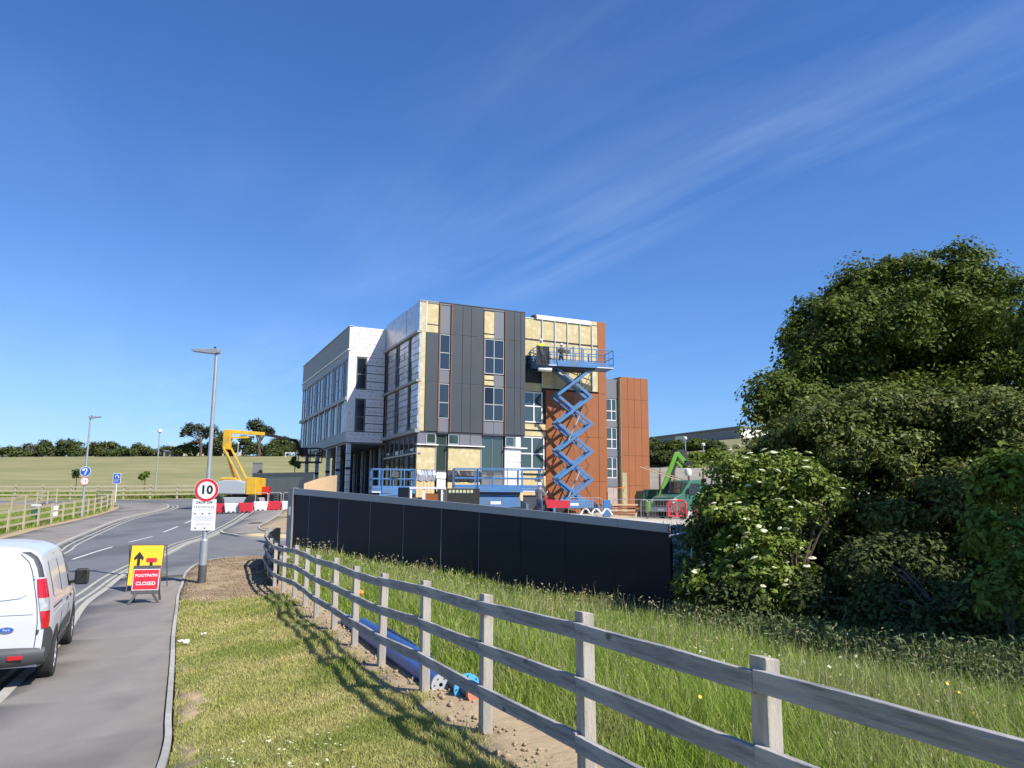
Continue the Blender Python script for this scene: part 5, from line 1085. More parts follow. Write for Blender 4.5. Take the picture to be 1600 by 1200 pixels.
# stacked dark barrier panels behind
p0, p1 = at(404, 786, 53), at(458, 785, 53)
t = thing('stacked_panels', 'long low stack of black barrier panels behind the plastic barriers', 'stack', (p0.x, p0.y, gh(p0.x, p0.y)), math.atan2(p1.y - p0.y, p1.x - p0.x)); L = (p1 - p0).length
for k in range(6): MB().box(0, L, -.5, .5, .12 + k * .15, .21 + k * .15).obj('panel', 'machine_black' if k != 4 else 'black_sheet', t, loc=(random.uniform(-.1, .1), 0, 0))
for x in (.05, .33, .62, .95):
    MB().box(L * x - .05, L * x + .05, -.54, .54, 0, 1.0).obj('bearer', 'frame_dark', t)
o = MB().box(-.7, .7, -.3, .3, 0, .5).obj('crate', 'lens_red', label='dark red crate lying on the stack of black panels', category='crate', loc=(*at(405, 786, 52.5).xy, gh(*at(405, 786, 52.5).xy) + .98)); M['lens_red']
# ------------------------------------------------------------------ yard behind the hoarding
p = at(640, 790, 40); zq = gh(p.x, p.y)
t = thing('storage_frame', 'white framed storage rack with an orange-brown panel behind the hoarding', 'rack', (p.x, p.y, zq))
for x in (0, .66, 1.6): MB().box(x, x + .1, 0, .1, 0, 1.42).obj('leg', 'frame_white', t)
MB().box(-.02, 1.82, -.03, .5, 1.425, 1.53).obj('top_rail', 'frame_white', t); MB().box(.79, 1.5, .12, .16, .2, 1.2).obj('panel', 'rust', t); MB().box(.12, .6, .2, .25, .2, 1.0).obj('panel', 'frame_dark', t); MB().box(.12, .5, .1, .16, .3, .6).obj('red_box', 'plastic_red', t)
MB().box(1.72, 1.86, .1, .6, 0, 1.4).obj('side_panel', 'frame_dark', t)
o = MB().box(-.62, -.06, 0, .8, 0, 1.5).obj('dark_bin', 'navy', label='tall dark bin standing left of the white storage rack', category='bin', bevel=.02, loc=(p.x, p.y, zq))
p = at(873, 800, 42); MB().prism([(-.62, 0), (.55, 0), (.6, .38), (-.6, .44), (-.75, .75), (-.8, .75)], 'y', -.4, .4).obj('red_skip', 'plastic_red', label='small red skip behind the hoarding below the raised lift', category='skip', loc=(p.x, p.y, gh(p.x, p.y) + .45))
p = at(948, 800, 46); MB().box(-.22, .22, -.2, .2, 0, 1.0).obj('blue_bin', 'lift_blue', label='upright blue bin right of the raised lift base', category='bin', bevel=.03, loc=(p.x, p.y, gh(p.x, p.y) + .05))
def mesh_barrier(lab, px, py, Y_, rz, w=1.9, h=1.0):
    p = at(px, py, Y_); t = thing('mesh_barrier', lab, 'barrier', (p.x, p.y, gh(p.x, p.y) + .05), rz, 'grey mesh barriers in the yard')
    MB().path([(-w / 2, 0, .1), (-w / 2, 0, h - .1), (-w / 2 + .1, 0, h), (w / 2 - .1, 0, h), (w / 2, 0, h - .1), (w / 2, 0, .1)], .016, 6).obj('frame', 'galv', t)
    b = MB(); [b.tube((-w / 2 + .15 * k, 0, .15), (-w / 2 + .15 * k, 0, h), .004, 4) for k in range(1, int(w / .15))]; [b.tube((-w / 2, 0, .15 + .28 * k), (w / 2, 0, .15 + .28 * k), .004, 4) for k in range(3)]; b.obj('mesh', 'galv', t, kind='stuff')
    for s in (-1, 1): MB().box(s * w / 3 - .03, s * w / 3 + .03, -.3, .3, 0, .05).obj('foot', 'galv', t)
mesh_barrier('grey mesh barrier just right of the raised lift', 915, 804, 43, R(5)); mesh_barrier('grey mesh barrier between the blue bin and the green truck', 985, 806, 43, R(-8)); mesh_barrier('grey mesh barrier in front of the green truck bonnet', 1030, 811, 41, R(2))
p = at(930, 803, 42); MB().path([(-.8 + .1 * k, .1 * math.sin(k), .12 + .35 * abs(math.sin(k * .55))) for k in range(18)], .05, 6).obj('hose', 'frame_white', label='white looped hose lying in the yard beside the lift', category='hose', loc=(p.x, p.y, gh(p.x, p.y)))
p = at(970, 796, 50); t = thing('timber_pile', 'brown pile of boards beside the grey window strip', 'pile', (p.x, p.y, gh(p.x, p.y) + .05), R(10))
for k in range(7): MB().box(-1.0 + random.uniform(0, .3), 1.0 + random.uniform(-.2, .2), -.4, .4, .12 * k, .12 * k + .09).obj('board', 'rust' if k % 3 else 'new_timber', t, rot=(0, 0, random.uniform(-.15, .15)))
p = at(968, 782, 57.6); t = thing('door_frame', 'small red door frame leaning by the grey strip of the building', 'frame', (p.x - .5, p.y - .6, gh(p.x, p.y)))
MB().path([(0, 0, 0), (0, 0, 1.9), (.9, .0, 1.9)], .04, 4).obj('frame', 'orange', t)
MB().box(-.16, .16, -.03, .03, 0, 3.0).obj('insulation_board', 'insulation', label='upright strip of pale insulation standing at the corner of the orange block', category='insulation', loc=(p.x + .35, p.y - .45, gh(p.x, p.y)))

# green tipper truck
p = at(1034, 808, 46); zt_ = gh(p.x, p.y) + .06
t = thing('tipper_truck', 'dark green tipper truck facing left behind red barriers', 'truck', (p.x, p.y, zt_), R(122)); G = 'truck_green'
MB().prism([(0.0, .45), (0.02, 1.0), (-.15, 1.22), (-.75, 1.42), (-1.42, 2.18), (-1.6, 2.26), (-2.45, 2.26), (-2.5, .5), (-1.35, .42)], 'x', -.95, .95).obj('cab', G, t, bevel=.05)
q = Vector((0, -.70, .66)); n_ = Vector((0, .78, .63))
ws_ = MB(); ws_.add([(-.80, -.80, 1.435 + .04), (.80, -.80, 1.435 + .04), (.70, -1.36, 2.12 + .03), (-.70, -1.36, 2.12 + .03)], [(0, 1, 2, 3)]); o = ws_.obj('windscreen', 'glass_car', t); o.location = (0, .055, .02)
for s in (-1, 1):
    MB().prism([(-1.12, 1.45), (-1.50, 2.05), (-2.2, 2.05), (-2.2, 1.38), (-1.3, 1.36)], 'x', s * .952, s * .957).obj('window', 'glass_car', t)
    MB().prism([(.03, .86), (.03, 1.06), (-.16, 1.16), (-.4, 1.12), (-.42, .98)], 'x', s * .70, s * .965).obj('headlight', 'lens_clear', t, bevel=.02)
    MB().box(s * 1.0 - .07, s * 1.0 + .07, -1.2, -1.1, 1.4, 1.75).obj('mirror', 'machine_black', t, loc=(s * .1, 0, 0))
    for y in (-.85, -4.0): MB().lathe([(0, -.12), (.3, -.12), (.36, -.08), (.36, .08), (.3, .12), (0, .12)], 20, axis='x').obj('wheel', 'rubber', t, smooth=True, loc=(s * .85, y, .36))
MB().box(-.55, .55, .0, .035, .72, 1.02).obj('grille', 'machine_black', t, bevel=.01); MB().box(-.9, .9, -.02, .06, .38, .66).obj('bumper', 'frame_grey', t, bevel=.02); MB().box(-.26, .26, .062, .07, .45, .56).obj('number_plate', 'sign_white', t)
MB().box(-.9, .9, -5.2, -2.6, .55, .8).obj('chassis', 'machine_black', t); MB().box(-1.0, 1.0, -5.3, -2.62, .85, .95).obj('bed', G, t)
for s in (-1, 1): MB().box(s * 1.0 - .03, s * 1.0 + .03, -5.3, -2.66, .95, 1.4).obj('dropside', G, t)
MB().box(-1.0, 1.0, -2.68, -2.6, .95, 2.3).obj('headboard', 'galv', t); MB().box(-1.0, 1.0, -5.34, -5.28, .95, 1.4).obj('tailboard', G, t)
for k in range(2):
    o = MB().box(-.14, .14, -1.9, 2.3, -.025, .025).obj('timber_plank', 'new_timber' if k else 'timber_far', label=('pale new plank' if k else 'darker plank') + ' sloping over the cab of the green truck', category='plank')
    o.location = (p.x + 1.5 - .35 * k, p.y + 1.2, zt_ + 2.35 - .02 * k); o.rotation_euler = (R(19), 0, R(82 + 4 * k))
# red chapter-style barriers
for px, Y_, lab in ((1058, 42, 'red plastic barrier with cross bars before the truck door'), (1098, 42, 'red plastic barrier with cross bars beside the tree foliage')):
    p = at(px, 813, Y_); t = thing('road_barrier', lab, 'barrier', (p.x, p.y, gh(p.x, p.y) + .1), R(-4), 'red barriers before the truck')
    MB().path([(-.48, 0, .12), (-.48, 0, .8), (-.36, 0, .95), (.36, 0, .95), (.48, 0, .8), (.48, 0, .12), (-.48, 0, .12)], .06, 8).obj('frame', 'plastic_red', t)
    for a, c_ in (((-.45, .15), (.0, .92)), ((.0, .15), (-.4, .9)), ((.0, .15), (.42, .9)), ((.45, .15), (0, .92)), ((0, .14), (0, .94))): MB().bar((a[0], 0, a[1]), (c_[0], 0, c_[1]), .06, .08, (0, 1, 0)).obj('brace', 'plastic_red', t)
    for s in (-.35, .35): MB().box(s - .05, s + .05, -.3, .3, -.02, .1).obj('foot', 'machine_black', t)
# dark green waste container
p = at(1036, 795, 53); t = thing('waste_container', 'large dark green open waste container behind the truck', 'skip', (p.x, p.y, gh(p.x, p.y) + .05), R(6))
ct = MB(); ct.prism([(-1.65, .3), (1.2, .3), (1.75, 1.2), (1.35, 1.75), (-1.55, 1.75), (-1.7, 1.4)], 'y', -1.0, 1.0); ct.obj('body', 'skip_green', t, bevel=.02)
for x in (-1.4, -.7, 0, .7): MB().box(x - .05, x + .05, -1.05, -1.004, .35, 1.7).obj('rib', 'skip_green', t)
MB().box(-1.6, 1.1, -.8, .8, 0, .3).obj('base', 'machine_black', t); MB().box(-1.62, 1.4, -1.05, -.98, 1.752, 1.83).obj('rim', 'skip_green', t)
# lime green boom machine
p = at(1030, 792, 51); b0 = Vector((p.x, p.y, gh(p.x, p.y) + .05)); t = thing('boom_machine', 'lime green folding boom machine behind the green truck', 'boom lift', b0)
def Lg(px, py, Y=51): return at(px, py, Y) - b0
MB().box(-.85, .75, -.6, .6, .25, 1.05).obj('body', 'lime', t, bevel=.05)
for s in (-.55, .55): MB().prism([(-.9, .1), (-.75, 0), (.65, 0), (.8, .1), (.8, .3), (.65, .4), (-.75, .4), (-.9, .3)], 'y', s - .12, s + .12).obj('track', 'rubber', t, bevel=.02)
e0, e1, e2 = Lg(1031, 776), Lg(1057, 707), Lg(1071, 723)
MB().bar(e0, e1, .22, .26, (1, 0, 0)).obj('main_boom', 'lime', t, bevel=.02); MB().bar(e0 + Vector((.22, .02, .1)), e0.lerp(e1, .75) + Vector((.22, .02, 0)), .2, .22, (1, 0, 0)).obj('boom_ram', 'machine_black', t)
MB().bar(e1, e2, .2, .26, (1, 0, 0)).obj('jib', 'lime', t, bevel=.02); MB().bar(e1.lerp(e2, .25) + Vector((-.15, 0, -.45)), e2 + Vector((-.25, 0, -.3)), .14, .14).obj('jib_ram', 'lime', t)
MB().bar(e2 + Vector((-.1, 0, 0)), e2 + Vector((.5, 0, -.05)), .2, .3).obj('head', 'machine_black', t); MB().box(-.2, .5, -.4, .4, 0, .75).obj('basket', 'machine_black', t, loc=e2 + Vector((-.3, 1.0, .15)), rot=(0, 0, .3)); MB().lathe([(0, -.28), (.2, -.2), (.25, 0), (.2, .2), (0, .28)], 12).obj('lamp', 'frame_white', t, smooth=True, loc=e2 + Vector((.15, 0, -.62)))

# ------------------------------------------------------------------ retaining wall, school, hill furniture
t = thing('retaining_wall', 'pale concrete retaining wall with dark posts at the foot of the hill', 'wall', (10.5, 68, 3.0))
for k in range(9):
    x0 = k * 1.27
    for j in range(5): MB().box(x0 + .06, x0 + 1.21, -.06 + random.uniform(-.012, .012), .08, -.2 + j * .44, -.2 + j * .44 + .428).obj('panel', 'concrete', t)
    MB().box(x0 - .05, x0 + .05, -.12, .1, -.3, 1.75).obj('post', 'brown_trim', t)
A_, B_ = at(1156, 668, 118), at(1020, 685, 138)
zb_ = 8.0; dv = Vector((B_.x - A_.x, B_.y - A_.y, 0)); L = dv.length; ang = math.atan2(dv.y, dv.x)
t = thing('school_building', 'long low grey building with a cream end wall on the hill to the right', 'building', (A_.x, A_.y, zb_), ang); H_ = A_.z - zb_
MB().box(0, L, -14, 0, -3, H_).obj('wall', 'school_grey', t); MB().box(-.06, -.004, -14, .02, -3, H_ + .02).obj('end_wall', 'school_cream', t); MB().box(L - 9, L - 6.5, .004, .08, -3, H_ - .2).obj('cream_panel', 'school_cream', t)
MB().box(-.3, L + .2, -14.3, .3, H_ + .01, H_ + .22).obj('roof', 'roofing', t); MB().box(-12, 4, -26, -12, -3, H_ + 1.8).obj('rear_block', 'school_grey', t)
for x0, x1 in ((1.5, 4.2), (6.2, 8.6), (8.9, 11.4), (11.7, 14), (14.6, 17), (17.3, 19.6)):
    w = MB().box(x0, x1, .004, .05, H_ - 3.4, H_ - 1.5).obj('window', 'frame_dark', t); MB().box(x0 + .12, x1 - .12, .052, .07, H_ - 3.28, H_ - 1.62).obj('pane', 'glass', w)
for px, yt, lab in ((1072, 688, 'white lamp post left of the pale bush on the right-hand hill'), (1100, 698, 'white lamp post nearest the big tree on the right-hand hill')):
    p = at(px, 730, 84); q = at(px, yt, 84); lamp(lab, p.x, p.y, q.z - gh(p.x, p.y), 0, z=gh(p.x, p.y), r_=.06)
p = at(270, 718, 158); t = thing('field_shed', 'low grey shed between the bushes on the ridge', 'shed', (p.x, p.y, gh(p.x, p.y)), R(4)); MB().box(-1.6, 1.6, -1, 1, -.3, 1.0).obj('wall', 'post_grey', t); MB().prism([(-1.2, 1.0), (1.2, 1.0), (0, 1.2)], 'x', -1.75, 1.75).obj('roof', 'roofing', t); MB().box(-1.2, -.5, -1.03, -1.004, 0, .8).obj('door', 'machine_black', t)
p = at(446, 715, 150); q = at(462, 715, 150); t = thing('field_gate', 'white rail gate on the ridge left of the building', 'gate', (p.x, p.y, gh(p.x, p.y))); w = q.x - p.x
for x in (0, w): MB().box(x - .07, x + .07, -.07, .07, -.2, .95).obj('post', 'frame_white', t)
MB().box(.075, w - .075, -.04, .04, .72, .9).obj('rail', 'frame_white', t)

# ------------------------------------------------------------------ water pipes, litter
def pipe(lab, a, c_, r_, m, za=.0, zc=.0):
    p, q = Vector((*a, gh(*a) + r_ + .04 + za)), Vector((*c_, gh(*c_) + r_ + .04 + zc)); t = thing('water_pipe', lab, 'pipe', p); d = q - p; b = MB(); n = 20
    u = d.normalized(); s = u.orthogonal().normalized(); w = u.cross(s)
    for rr in (r_, r_ * .86):
        for f in (0, 1): b.v += [tuple(d * f + (s * math.cos(2 * math.pi * k / n) + w * math.sin(2 * math.pi * k / n)) * rr) for k in range(n)]
    for k in range(n):
        k2 = (k + 1) % n; b.f += [(k, k2, n + k2, n + k), (2 * n + k, 3 * n + k, 3 * n + k2, 2 * n + k2), (n + k, n + k2, 3 * n + k2, 3 * n + k), (k, 2 * n + k, 2 * n + k2, k2)]; b.m += [0] * 4
    b.obj('tube', m, t, smooth=True); return t, d
def ring(t, pos, d, r0, r1, w, m, name, holes=0):
    u = d.normalized(); b = MB(); b.lathe([(r0, -w / 2), (r1, -w / 2), (r1, w / 2), (r0, w / 2), (r0, -w / 2)], 24); o = b.obj(name, m, t, smooth=True, loc=pos); o.rotation_mode = 'QUATERNION'; o.rotation_quaternion = u.to_track_quat('Z', 'Y')
    for k in range(holes):
        a = 2 * math.pi * k / holes; rm = (r0 + r1) / 2 + .006; c_ = MB(); c_.tube((rm * math.cos(a), rm * math.sin(a), w / 2), (rm * math.cos(a), rm * math.sin(a), w / 2 + .008), .007, 8); c_.obj('bolt', 'machine_black', o)
t, d = pipe('long blue water pipe lying nearest the fence', (-2.62, 12.7), (-.68, 7.85), .095, 'pipe_blue'); ring(t, d, d, .02, .097, .03, 'boom_grey', 'end_cap', 6)
t, d = pipe('dark blue water pipe with a light blue flange and terracotta end', (-1.75, 10.8), (-.31, 7.35), .085, 'pipe_navy', .0, .02)
ring(t, d * .935, d, .085, .135, .03, 'pipe_light', 'flange', 8); ring(t, d * 1.0, d, .06, .09, .05, 'terracotta', 'socket'); ring(t, d * .99, d, .0, .062, .02, 'terracotta', 'clay_plug')
t, d = pipe('second blue water pipe half sunk in the grass behind the first', (-2.3, 12.4), (-1.0, 9.6), .08, 'pipe_blue', .0, -.03)
t, d = pipe('thin dark blue pipe lying in the grass behind the others', (-2.0, 12.2), (-1.0, 10.0), .03, 'pipe_navy', .05, .02)
def crumpled(name, lab, cat, x, y, s, m, off=.09):
    b = MB(); n = 5; r_ = random.Random(int(x * 100))
    for i in range(n):
        for j in range(n): b.v.append(((i / (n - 1) - .5) * s + r_.uniform(-.02, .02) * s, (j / (n - 1) - .5) * s * .7, r_.uniform(0, .5) * s))
    for i in range(n - 1):
        for j in range(n - 1): b.f.append((i * n + j, i * n + n + j, i * n + n + j + 1, i * n + j + 1)); b.m.append(0)
    b.obj(name, m, loc=(x, y, gh(x, y) + off), label=lab, category=cat)
crumpled('paper_scrap', 'crumpled white paper on the grass nearest the path edging', 'litter', -5.05, 12.35, .14, 'paper', .1); crumpled('paper_scrap', 'smaller white paper scrap further into the mown grass', 'litter', -5.0, 13.0, .09, 'paper', .1)
p = at(564, 926, 12.6); MB().lathe([(0, -.045), (.04, -.03), (.05, 0), (.04, .03), (0, .045)], 12).obj('orange_marker', 'orange', smooth=True, label='small round orange marker in the long grass behind the fence', category='marker', loc=p)
# tube rail by the right end of the hoarding
a, c_, e = at(1046, 838, 22.5), at(1086, 830, 23.2), at(1076, 892, 22.4)
t = thing('handrail', 'grey tube rail beside the right end of the hoarding', 'rail', e); MB().tube(a - e, c_ - e, .04, 8).obj('rail', 'galv', t); MB().tube((0, 0, -.5), at(1083, 838, 23) - e, .035, 8).obj('post', 'galv', t)
# ------------------------------------------------------------------ foliage helpers
def unit(v): return v / np.maximum(np.linalg.norm(v, axis=-1, keepdims=True), 1e-9)
def leaf_quads(c, nrm, size, aspect=.55, fold=.18):
    N = len(c); nrm = unit(nrm); t = unit(np.cross(nrm, unit(rng.normal(size=(N, 3))))); b = np.cross(nrm, t); s = size[:, None]
    v = np.stack([c + t * s, c + b * s * aspect + nrm * s * fold, c - t * s, c - b * s * aspect + nrm * s * fold], 1).reshape(-1, 3)
    return v, np.arange(4 * N).reshape(-1, 4)
def crown(ells, nclump, per, clump_r, size, shell=(.62, 1.0), up=.55, low=-.55, flat=.65, nbig=None, big_r=None):
    """leaf clumps on boughs spread through the outer part of several ellipsoids; returns verts, quads and clump centres"""
    A = np.array(ells, float); wgt = (A[:, 3] * A[:, 4] + A[:, 4] * A[:, 5] + A[:, 3] * A[:, 5]); nb = nbig or max(6, nclump // 14); k = rng.choice(len(A), nb, p=wgt / wgt.sum())
    d = unit(rng.normal(size=(nb, 3))); d[:, 2] = np.where(d[:, 2] < low, -d[:, 2] * .6, d[:, 2]); d = unit(d)
    br_ = big_r or clump_r * 1.7; rad = np.maximum(A[k, 3:6] - br_ * .55, A[k, 3:6] * .45)
    BC = A[k, :3] + d * rad * (rng.uniform(shell[0], shell[1], nb) ** .6 * (1 + rng.normal(0, .05, nb)))[:, None]; BR = br_ * rng.uniform(.65, 1.3, nb)
    kb = rng.integers(0, nb, nclump); e = unit(rng.normal(size=(nclump, 3)) + d[kb] * .6 + np.array([0, 0, .22]))
    C = BC[kb] + e * (BR[kb] * rng.uniform(.35, 1.0, nclump) ** .5)[:, None] * np.array([1, 1, .8])
    cr = clump_r * rng.uniform(.55, 1.3, nclump); idx = np.repeat(np.arange(nclump), per)
    off = np.clip(rng.normal(size=(len(idx), 3)), -1.7, 1.7) * np.array([1, 1, flat]) * .5; P = C[idx] + off * cr[idx][:, None]
    nr = e[idx] * .5 + np.array([0, 0, up]) + rng.normal(size=P.shape) * .5 + off * .5
    v, q = leaf_quads(P, nr, size * rng.uniform(.6, 1.3, len(P)))
    return v, q, C
def tree(name, label, cat, ells, base, trunk_r, nclump, per, clump_r, size, leaf, group=None, limbs=14, top=None, **kw):
    t = thing(name, label, cat, base, 0, group); b = Vector(base)
    v, q, C = crown(ells, nclump, per, clump_r, size, **kw)
    link('crown', fast_mesh('crown', v - np.array(base), q, leaf), t)
    zt = (min(e[2] for e in ells) - base[2]) if top is None else top
    m = MB(); wob = [Vector((random.uniform(-.15, .15) * trunk_r * 4 * (k > 0), random.uniform(-.15, .15) * trunk_r * 4 * (k > 0), zt * k / 4)) for k in range(5)]; wob[0].z = -.3
    m.path(wob, [trunk_r * (1.25 - .17 * k) for k in range(5)], 8)
    order = rng.permutation(len(C))[:limbs]
    for i in order:
        e = Vector(C[i]) - b; s = wob[2 + i % 3]; mid = s.lerp(e, .5) + Vector((0, 0, .08 * (e - s).length)); m.path([s, mid, e], [min(trunk_r * .42, .1), min(trunk_r * .22, .05), min(trunk_r * .07, .015)], 5)
    m.obj('trunk', 'bark', t, smooth=True); return t, C
def EL(px, py, Y, rx, ry, rd=None):
    p = at(px, py, Y); k = Y / FPX; return (p.x, p.y, p.z, rx * k, (rd if rd else rx) * k, ry * k)
def blades(x, y, z, h, w, lean=.35, curve=.5):
    N = len(x); a = rng.uniform(0, 2 * math.pi, N); fx, fy = np.cos(a), np.sin(a); la = rng.uniform(0, 2 * math.pi, N); l = rng.uniform(.1, 1, N) * lean * h
    lx, ly = np.cos(la) * l, np.sin(la) * l; V = np.empty((N, 6, 3))
    for i, (f, ws) in enumerate(((0, 1), (.55, .8), (1, .12))):
        ox = lx * f ** 1.7; oy = ly * f ** 1.7; zz2 = z + h * (f - curve * .18 * f * f * (l / np.maximum(h, 1e-6)))
        for s, sg in ((0, -1), (1, 1)): V[:, 2 * i + s] = np.stack([x + ox + sg * fx * w * ws / 2, y + oy + sg * fy * w * ws / 2, zz2], -1)
    b = (np.arange(N) * 6)[:, None]; q = np.concatenate([b + np.array([[0, 1, 3, 2]]), b + np.array([[2, 3, 5, 4]])], 1).reshape(-1, 4)
    return V.reshape(-1, 3), q
def scatter(poly, n, d0=5.0, power=1.5, avoid=()):
    P = np.array(poly); lo, hi = P.min(0), P.max(0); X_, Y_ = [], []; got = 0
    while got < n:
        x = rng.uniform(lo[0], hi[0], n * 3); y = rng.uniform(lo[1], hi[1], n * 3); d = np.hypot(x, y)
        k = rng.uniform(size=n * 3) < np.minimum(1, (d0 / np.maximum(d, .1)) ** power); k &= in_poly(x, y, poly)
        for a in avoid: k &= ~in_poly(x, y, a)
        X_.append(x[k]); Y_.append(y[k]); got += k.sum()
    return np.concatenate(X_)[:n], np.concatenate(Y_)[:n]

# ------------------------------------------------------------------ grass
clay_poly = wob(offset_line(FLINE, .22), 0)[6:58] + wob(offset_line(FLINE, -.36), 2)[6:58][::-1]
bare = BARE
dirt_in = [p for p in edg_in if p[1] > 17.6] + [(-8.2, 27.6), (-7.2, 25)] + FLINE[::-1][:20] + [(-5.0, 16.3), (-6.0, 17.2), (-6.7, 16.9)]
lawn_poly = [p for p in edg_in if p[1] < 18] + [(-7, 18.2)] + [p for p in FLINE[::-1] if 3.2 < p[1] < 17.5]
x, y = scatter(lawn_poly, 215000, 6.0, 1.6)
xj = x + rng.normal(0, .07, len(x)) + .06 * np.sin(y * 9); yj = y + rng.normal(0, .07, len(x)) + .06 * np.sin(x * 11); keep = np.ones(len(x), bool)
for pl_, pr_ in [(dirt_in, .97), (clay_poly, .975)] + [(b_, .94) for b_ in bare]: keep &= ~(in_poly(xj, yj, pl_) & (rng.uniform(size=len(x)) < pr_))
x, y = x[keep], y[keep]; z = gz(x, y) + .07
pt = np.sin(x * 1.7 + 1.3 * np.sin(y * 1.1)) * np.cos(y * .9 + x)
fl = np.array(FLINE); dfence = np.min(np.hypot(x[:, None] - fl[None, ::3, 0], y[:, None] - fl[None, ::3, 1]), 1)
h = rng.uniform(.02, .045, len(x)) * (1 + .3 * pt) * (1 + .3 * np.sin(x * 6.1 + 2 * np.sin(y * 3.7)) * np.sin(y * 5.3 + x)) * (1 + 1.0 * np.exp(-((dfence - .45) / .25) ** 2)) * np.maximum(1, np.hypot(x, y) / 11)
v, q = blades(x, y, z, h, .006 * np.maximum(1, np.hypot(x, y) / 7), .9)
link('lawn', fast_mesh('lawn', v, q, 'lawn_blade'), kind='stuff')
x, y = scatter([(-2.3, 5.3), (-1.0, 5.2), (-1.2, 6.6), (-2.4, 6.9)], 150, 9, 1); z = gz(x, y) + .07 + rng.uniform(.03, .07, len(x))
v, q = leaf_quads(np.c_[x, y, z], rng.normal(size=(len(x), 3)) * .3 + [0, 0, 1], rng.uniform(.008, .016, len(x)), .9); link('clover_flowers', fast_mesh('clover_flowers', v, q, 'petal'), kind='stuff')
hl = [(HL.x, HL.y), (HR.x, HR.y)]
tall_poly = [p for p in offset_line(FLINE, -.42) if p[1] > 1.8] + [(-8.6, 31.6), (-4, 28.6), (0, 25.9), (4.9, 22.8), (5.2, 26), (8, 29), (9, 24), (7.2, 19), (8, 15), (11, 11), (9, 5), (4, 1.6)]
x, y = scatter(tall_poly, 185000, 5.0, 1.45); d = np.hypot(x, y); z = gz(x, y) - .02
fd = np.min(np.hypot(x[:, None] - fl[None, ::3, 0], y[:, None] - fl[None, ::3, 1]), 1); low_ = np.clip((fd - .3) / 1.2, .25, 1)
pt = np.sin(x * 1.1 + np.sin(y * .7) * 2) * np.cos(y * .8)
h = rng.uniform(.22, .55, len(x)) * low_ * (1 + .22 * pt); v, q = blades(x, y, z, h, .0075 * np.maximum(1, d / 6), .8)
link('long_grass', fast_mesh('long_grass', v, q, 'tall_blade'), kind='stuff')
k = rng.choice(len(x), 5200, replace=False); k = k[fd[k] > .9]; x, y, z, h = x[k], y[k], z[k], h[k] * 1.25 + .12; d = np.hypot(x, y)   # flowering stems
v, q = blades(x, y, z, h, .004 * np.maximum(1, d / 5), .35); v2, q2 = leaf_quads(np.c_[x, y, z + h], rng.normal(size=(len(x), 3)), .016 * np.maximum(1, d / 8), .3)
link('seed_heads', fast_mesh('seed_heads', np.r_[v, v2], np.r_[q, q2 + len(v)], 'seed_head'), kind='stuff')
# taller weeds along the hoarding and under the trees
t_ = rng.uniform(0, 1.02, 5200); f_ = np.abs(rng.normal(0, .55, len(t_))) + .12; hx = HL.x + (HR.x - HL.x) * t_ + math.sin(hang) * f_; hy = HL.y + (HR.y - HL.y) * t_ - math.cos(hang) * f_
x2, y2 = scatter([(4.2, 20.5), (3.1, 15.5), (4.0, 12.0), (4.6, 10.0), (5.0, 8.3), (6.5, 7.6), (9.5, 8.2), (13, 11), (10, 15), (6.8, 18.5)], 17000, 12, 1.2)
X2, Y2 = np.r_[hx, x2], np.r_[hy, y2]; h = rng.uniform(.2, .85, len(X2)) ** 1.2 * np.r_[np.clip(.2 + t_ * .45, 0, .6), np.ones(len(x2))]; z = gz(X2, Y2) - .03
v, q = blades(X2, Y2, z, h, .013 * np.maximum(1, np.hypot(X2, Y2) / 14), .3); nlv = 9
ci = np.repeat(np.arange(len(X2)), nlv); fr = rng.uniform(.25, 1.0, len(ci)); P = np.c_[X2[ci] + rng.normal(0, .06, len(ci)), Y2[ci] + rng.normal(0, .06, len(ci)), z[ci] + h[ci] * fr]
v2, q2 = leaf_quads(P, rng.normal(size=P.shape) * .6 + [0, -.2, .7], rng.uniform(.025, .06, len(P)), .3)
link('weeds', fast_mesh('weeds', np.r_[v, v2], np.r_[q, q2 + len(v)], 'weed_blade'), kind='stuff')
# small flowers in the long grass
x, y = scatter([(1.6, 7.6), (3.0, 7.0), (4.0, 9.0), (2.2, 10)], 90, 9, 1); z = gz(x, y) + rng.uniform(.3, .55, len(x)); v, q = leaf_quads(np.c_[x, y, z], rng.normal(size=(len(x), 3)) + [0, -.4, .6], rng.uniform(.012, .03, len(x)), .8)
link('white_flowers', fast_mesh('white_flowers', v, q, 'petal'), kind='stuff')
x, y = scatter([(.6, 6), (4, 4.4), (5, 9.5), (1.4, 10)], 14, 9, 1); z = gz(x, y) + rng.uniform(.3, .5, len(x)); v, q = leaf_quads(np.c_[x, y, z], rng.normal(size=(len(x), 3)) * .4 + [0, -.2, 1], rng.uniform(.015, .025, len(x)), .9)
link('yellow_flowers', fast_mesh('yellow_flowers', v, q, 'petal_yellow'), kind='stuff')
# rough grass under the left fences
x, y = scatter([(-21.8, 30), (-23.6, 38), (-25.4, 46), (-27.6, 53.5), (-30.6, 60), (-34, 61), (-33, 50), (-28, 36), (-25, 29)], 16000, 45, 1); h = rng.uniform(.15, .4, len(x)); v, q = blades(x, y, gz(x, y), h, .035, .6)
link('rough_grass', fast_mesh('rough_grass', v, q, 'tall_blade'), kind='stuff')
x, y = scatter([(-58, 67.4), (-13, 67.6), (-13, 70), (-58, 70.2)], 14000, 75, 1); h = rng.uniform(.2, .6, len(x)); v, q = blades(x, y, gz(x, y), h, .06, .6)
link('rough_grass', fast_mesh('rough_grass', v, q, 'tall_blade'), kind='stuff')
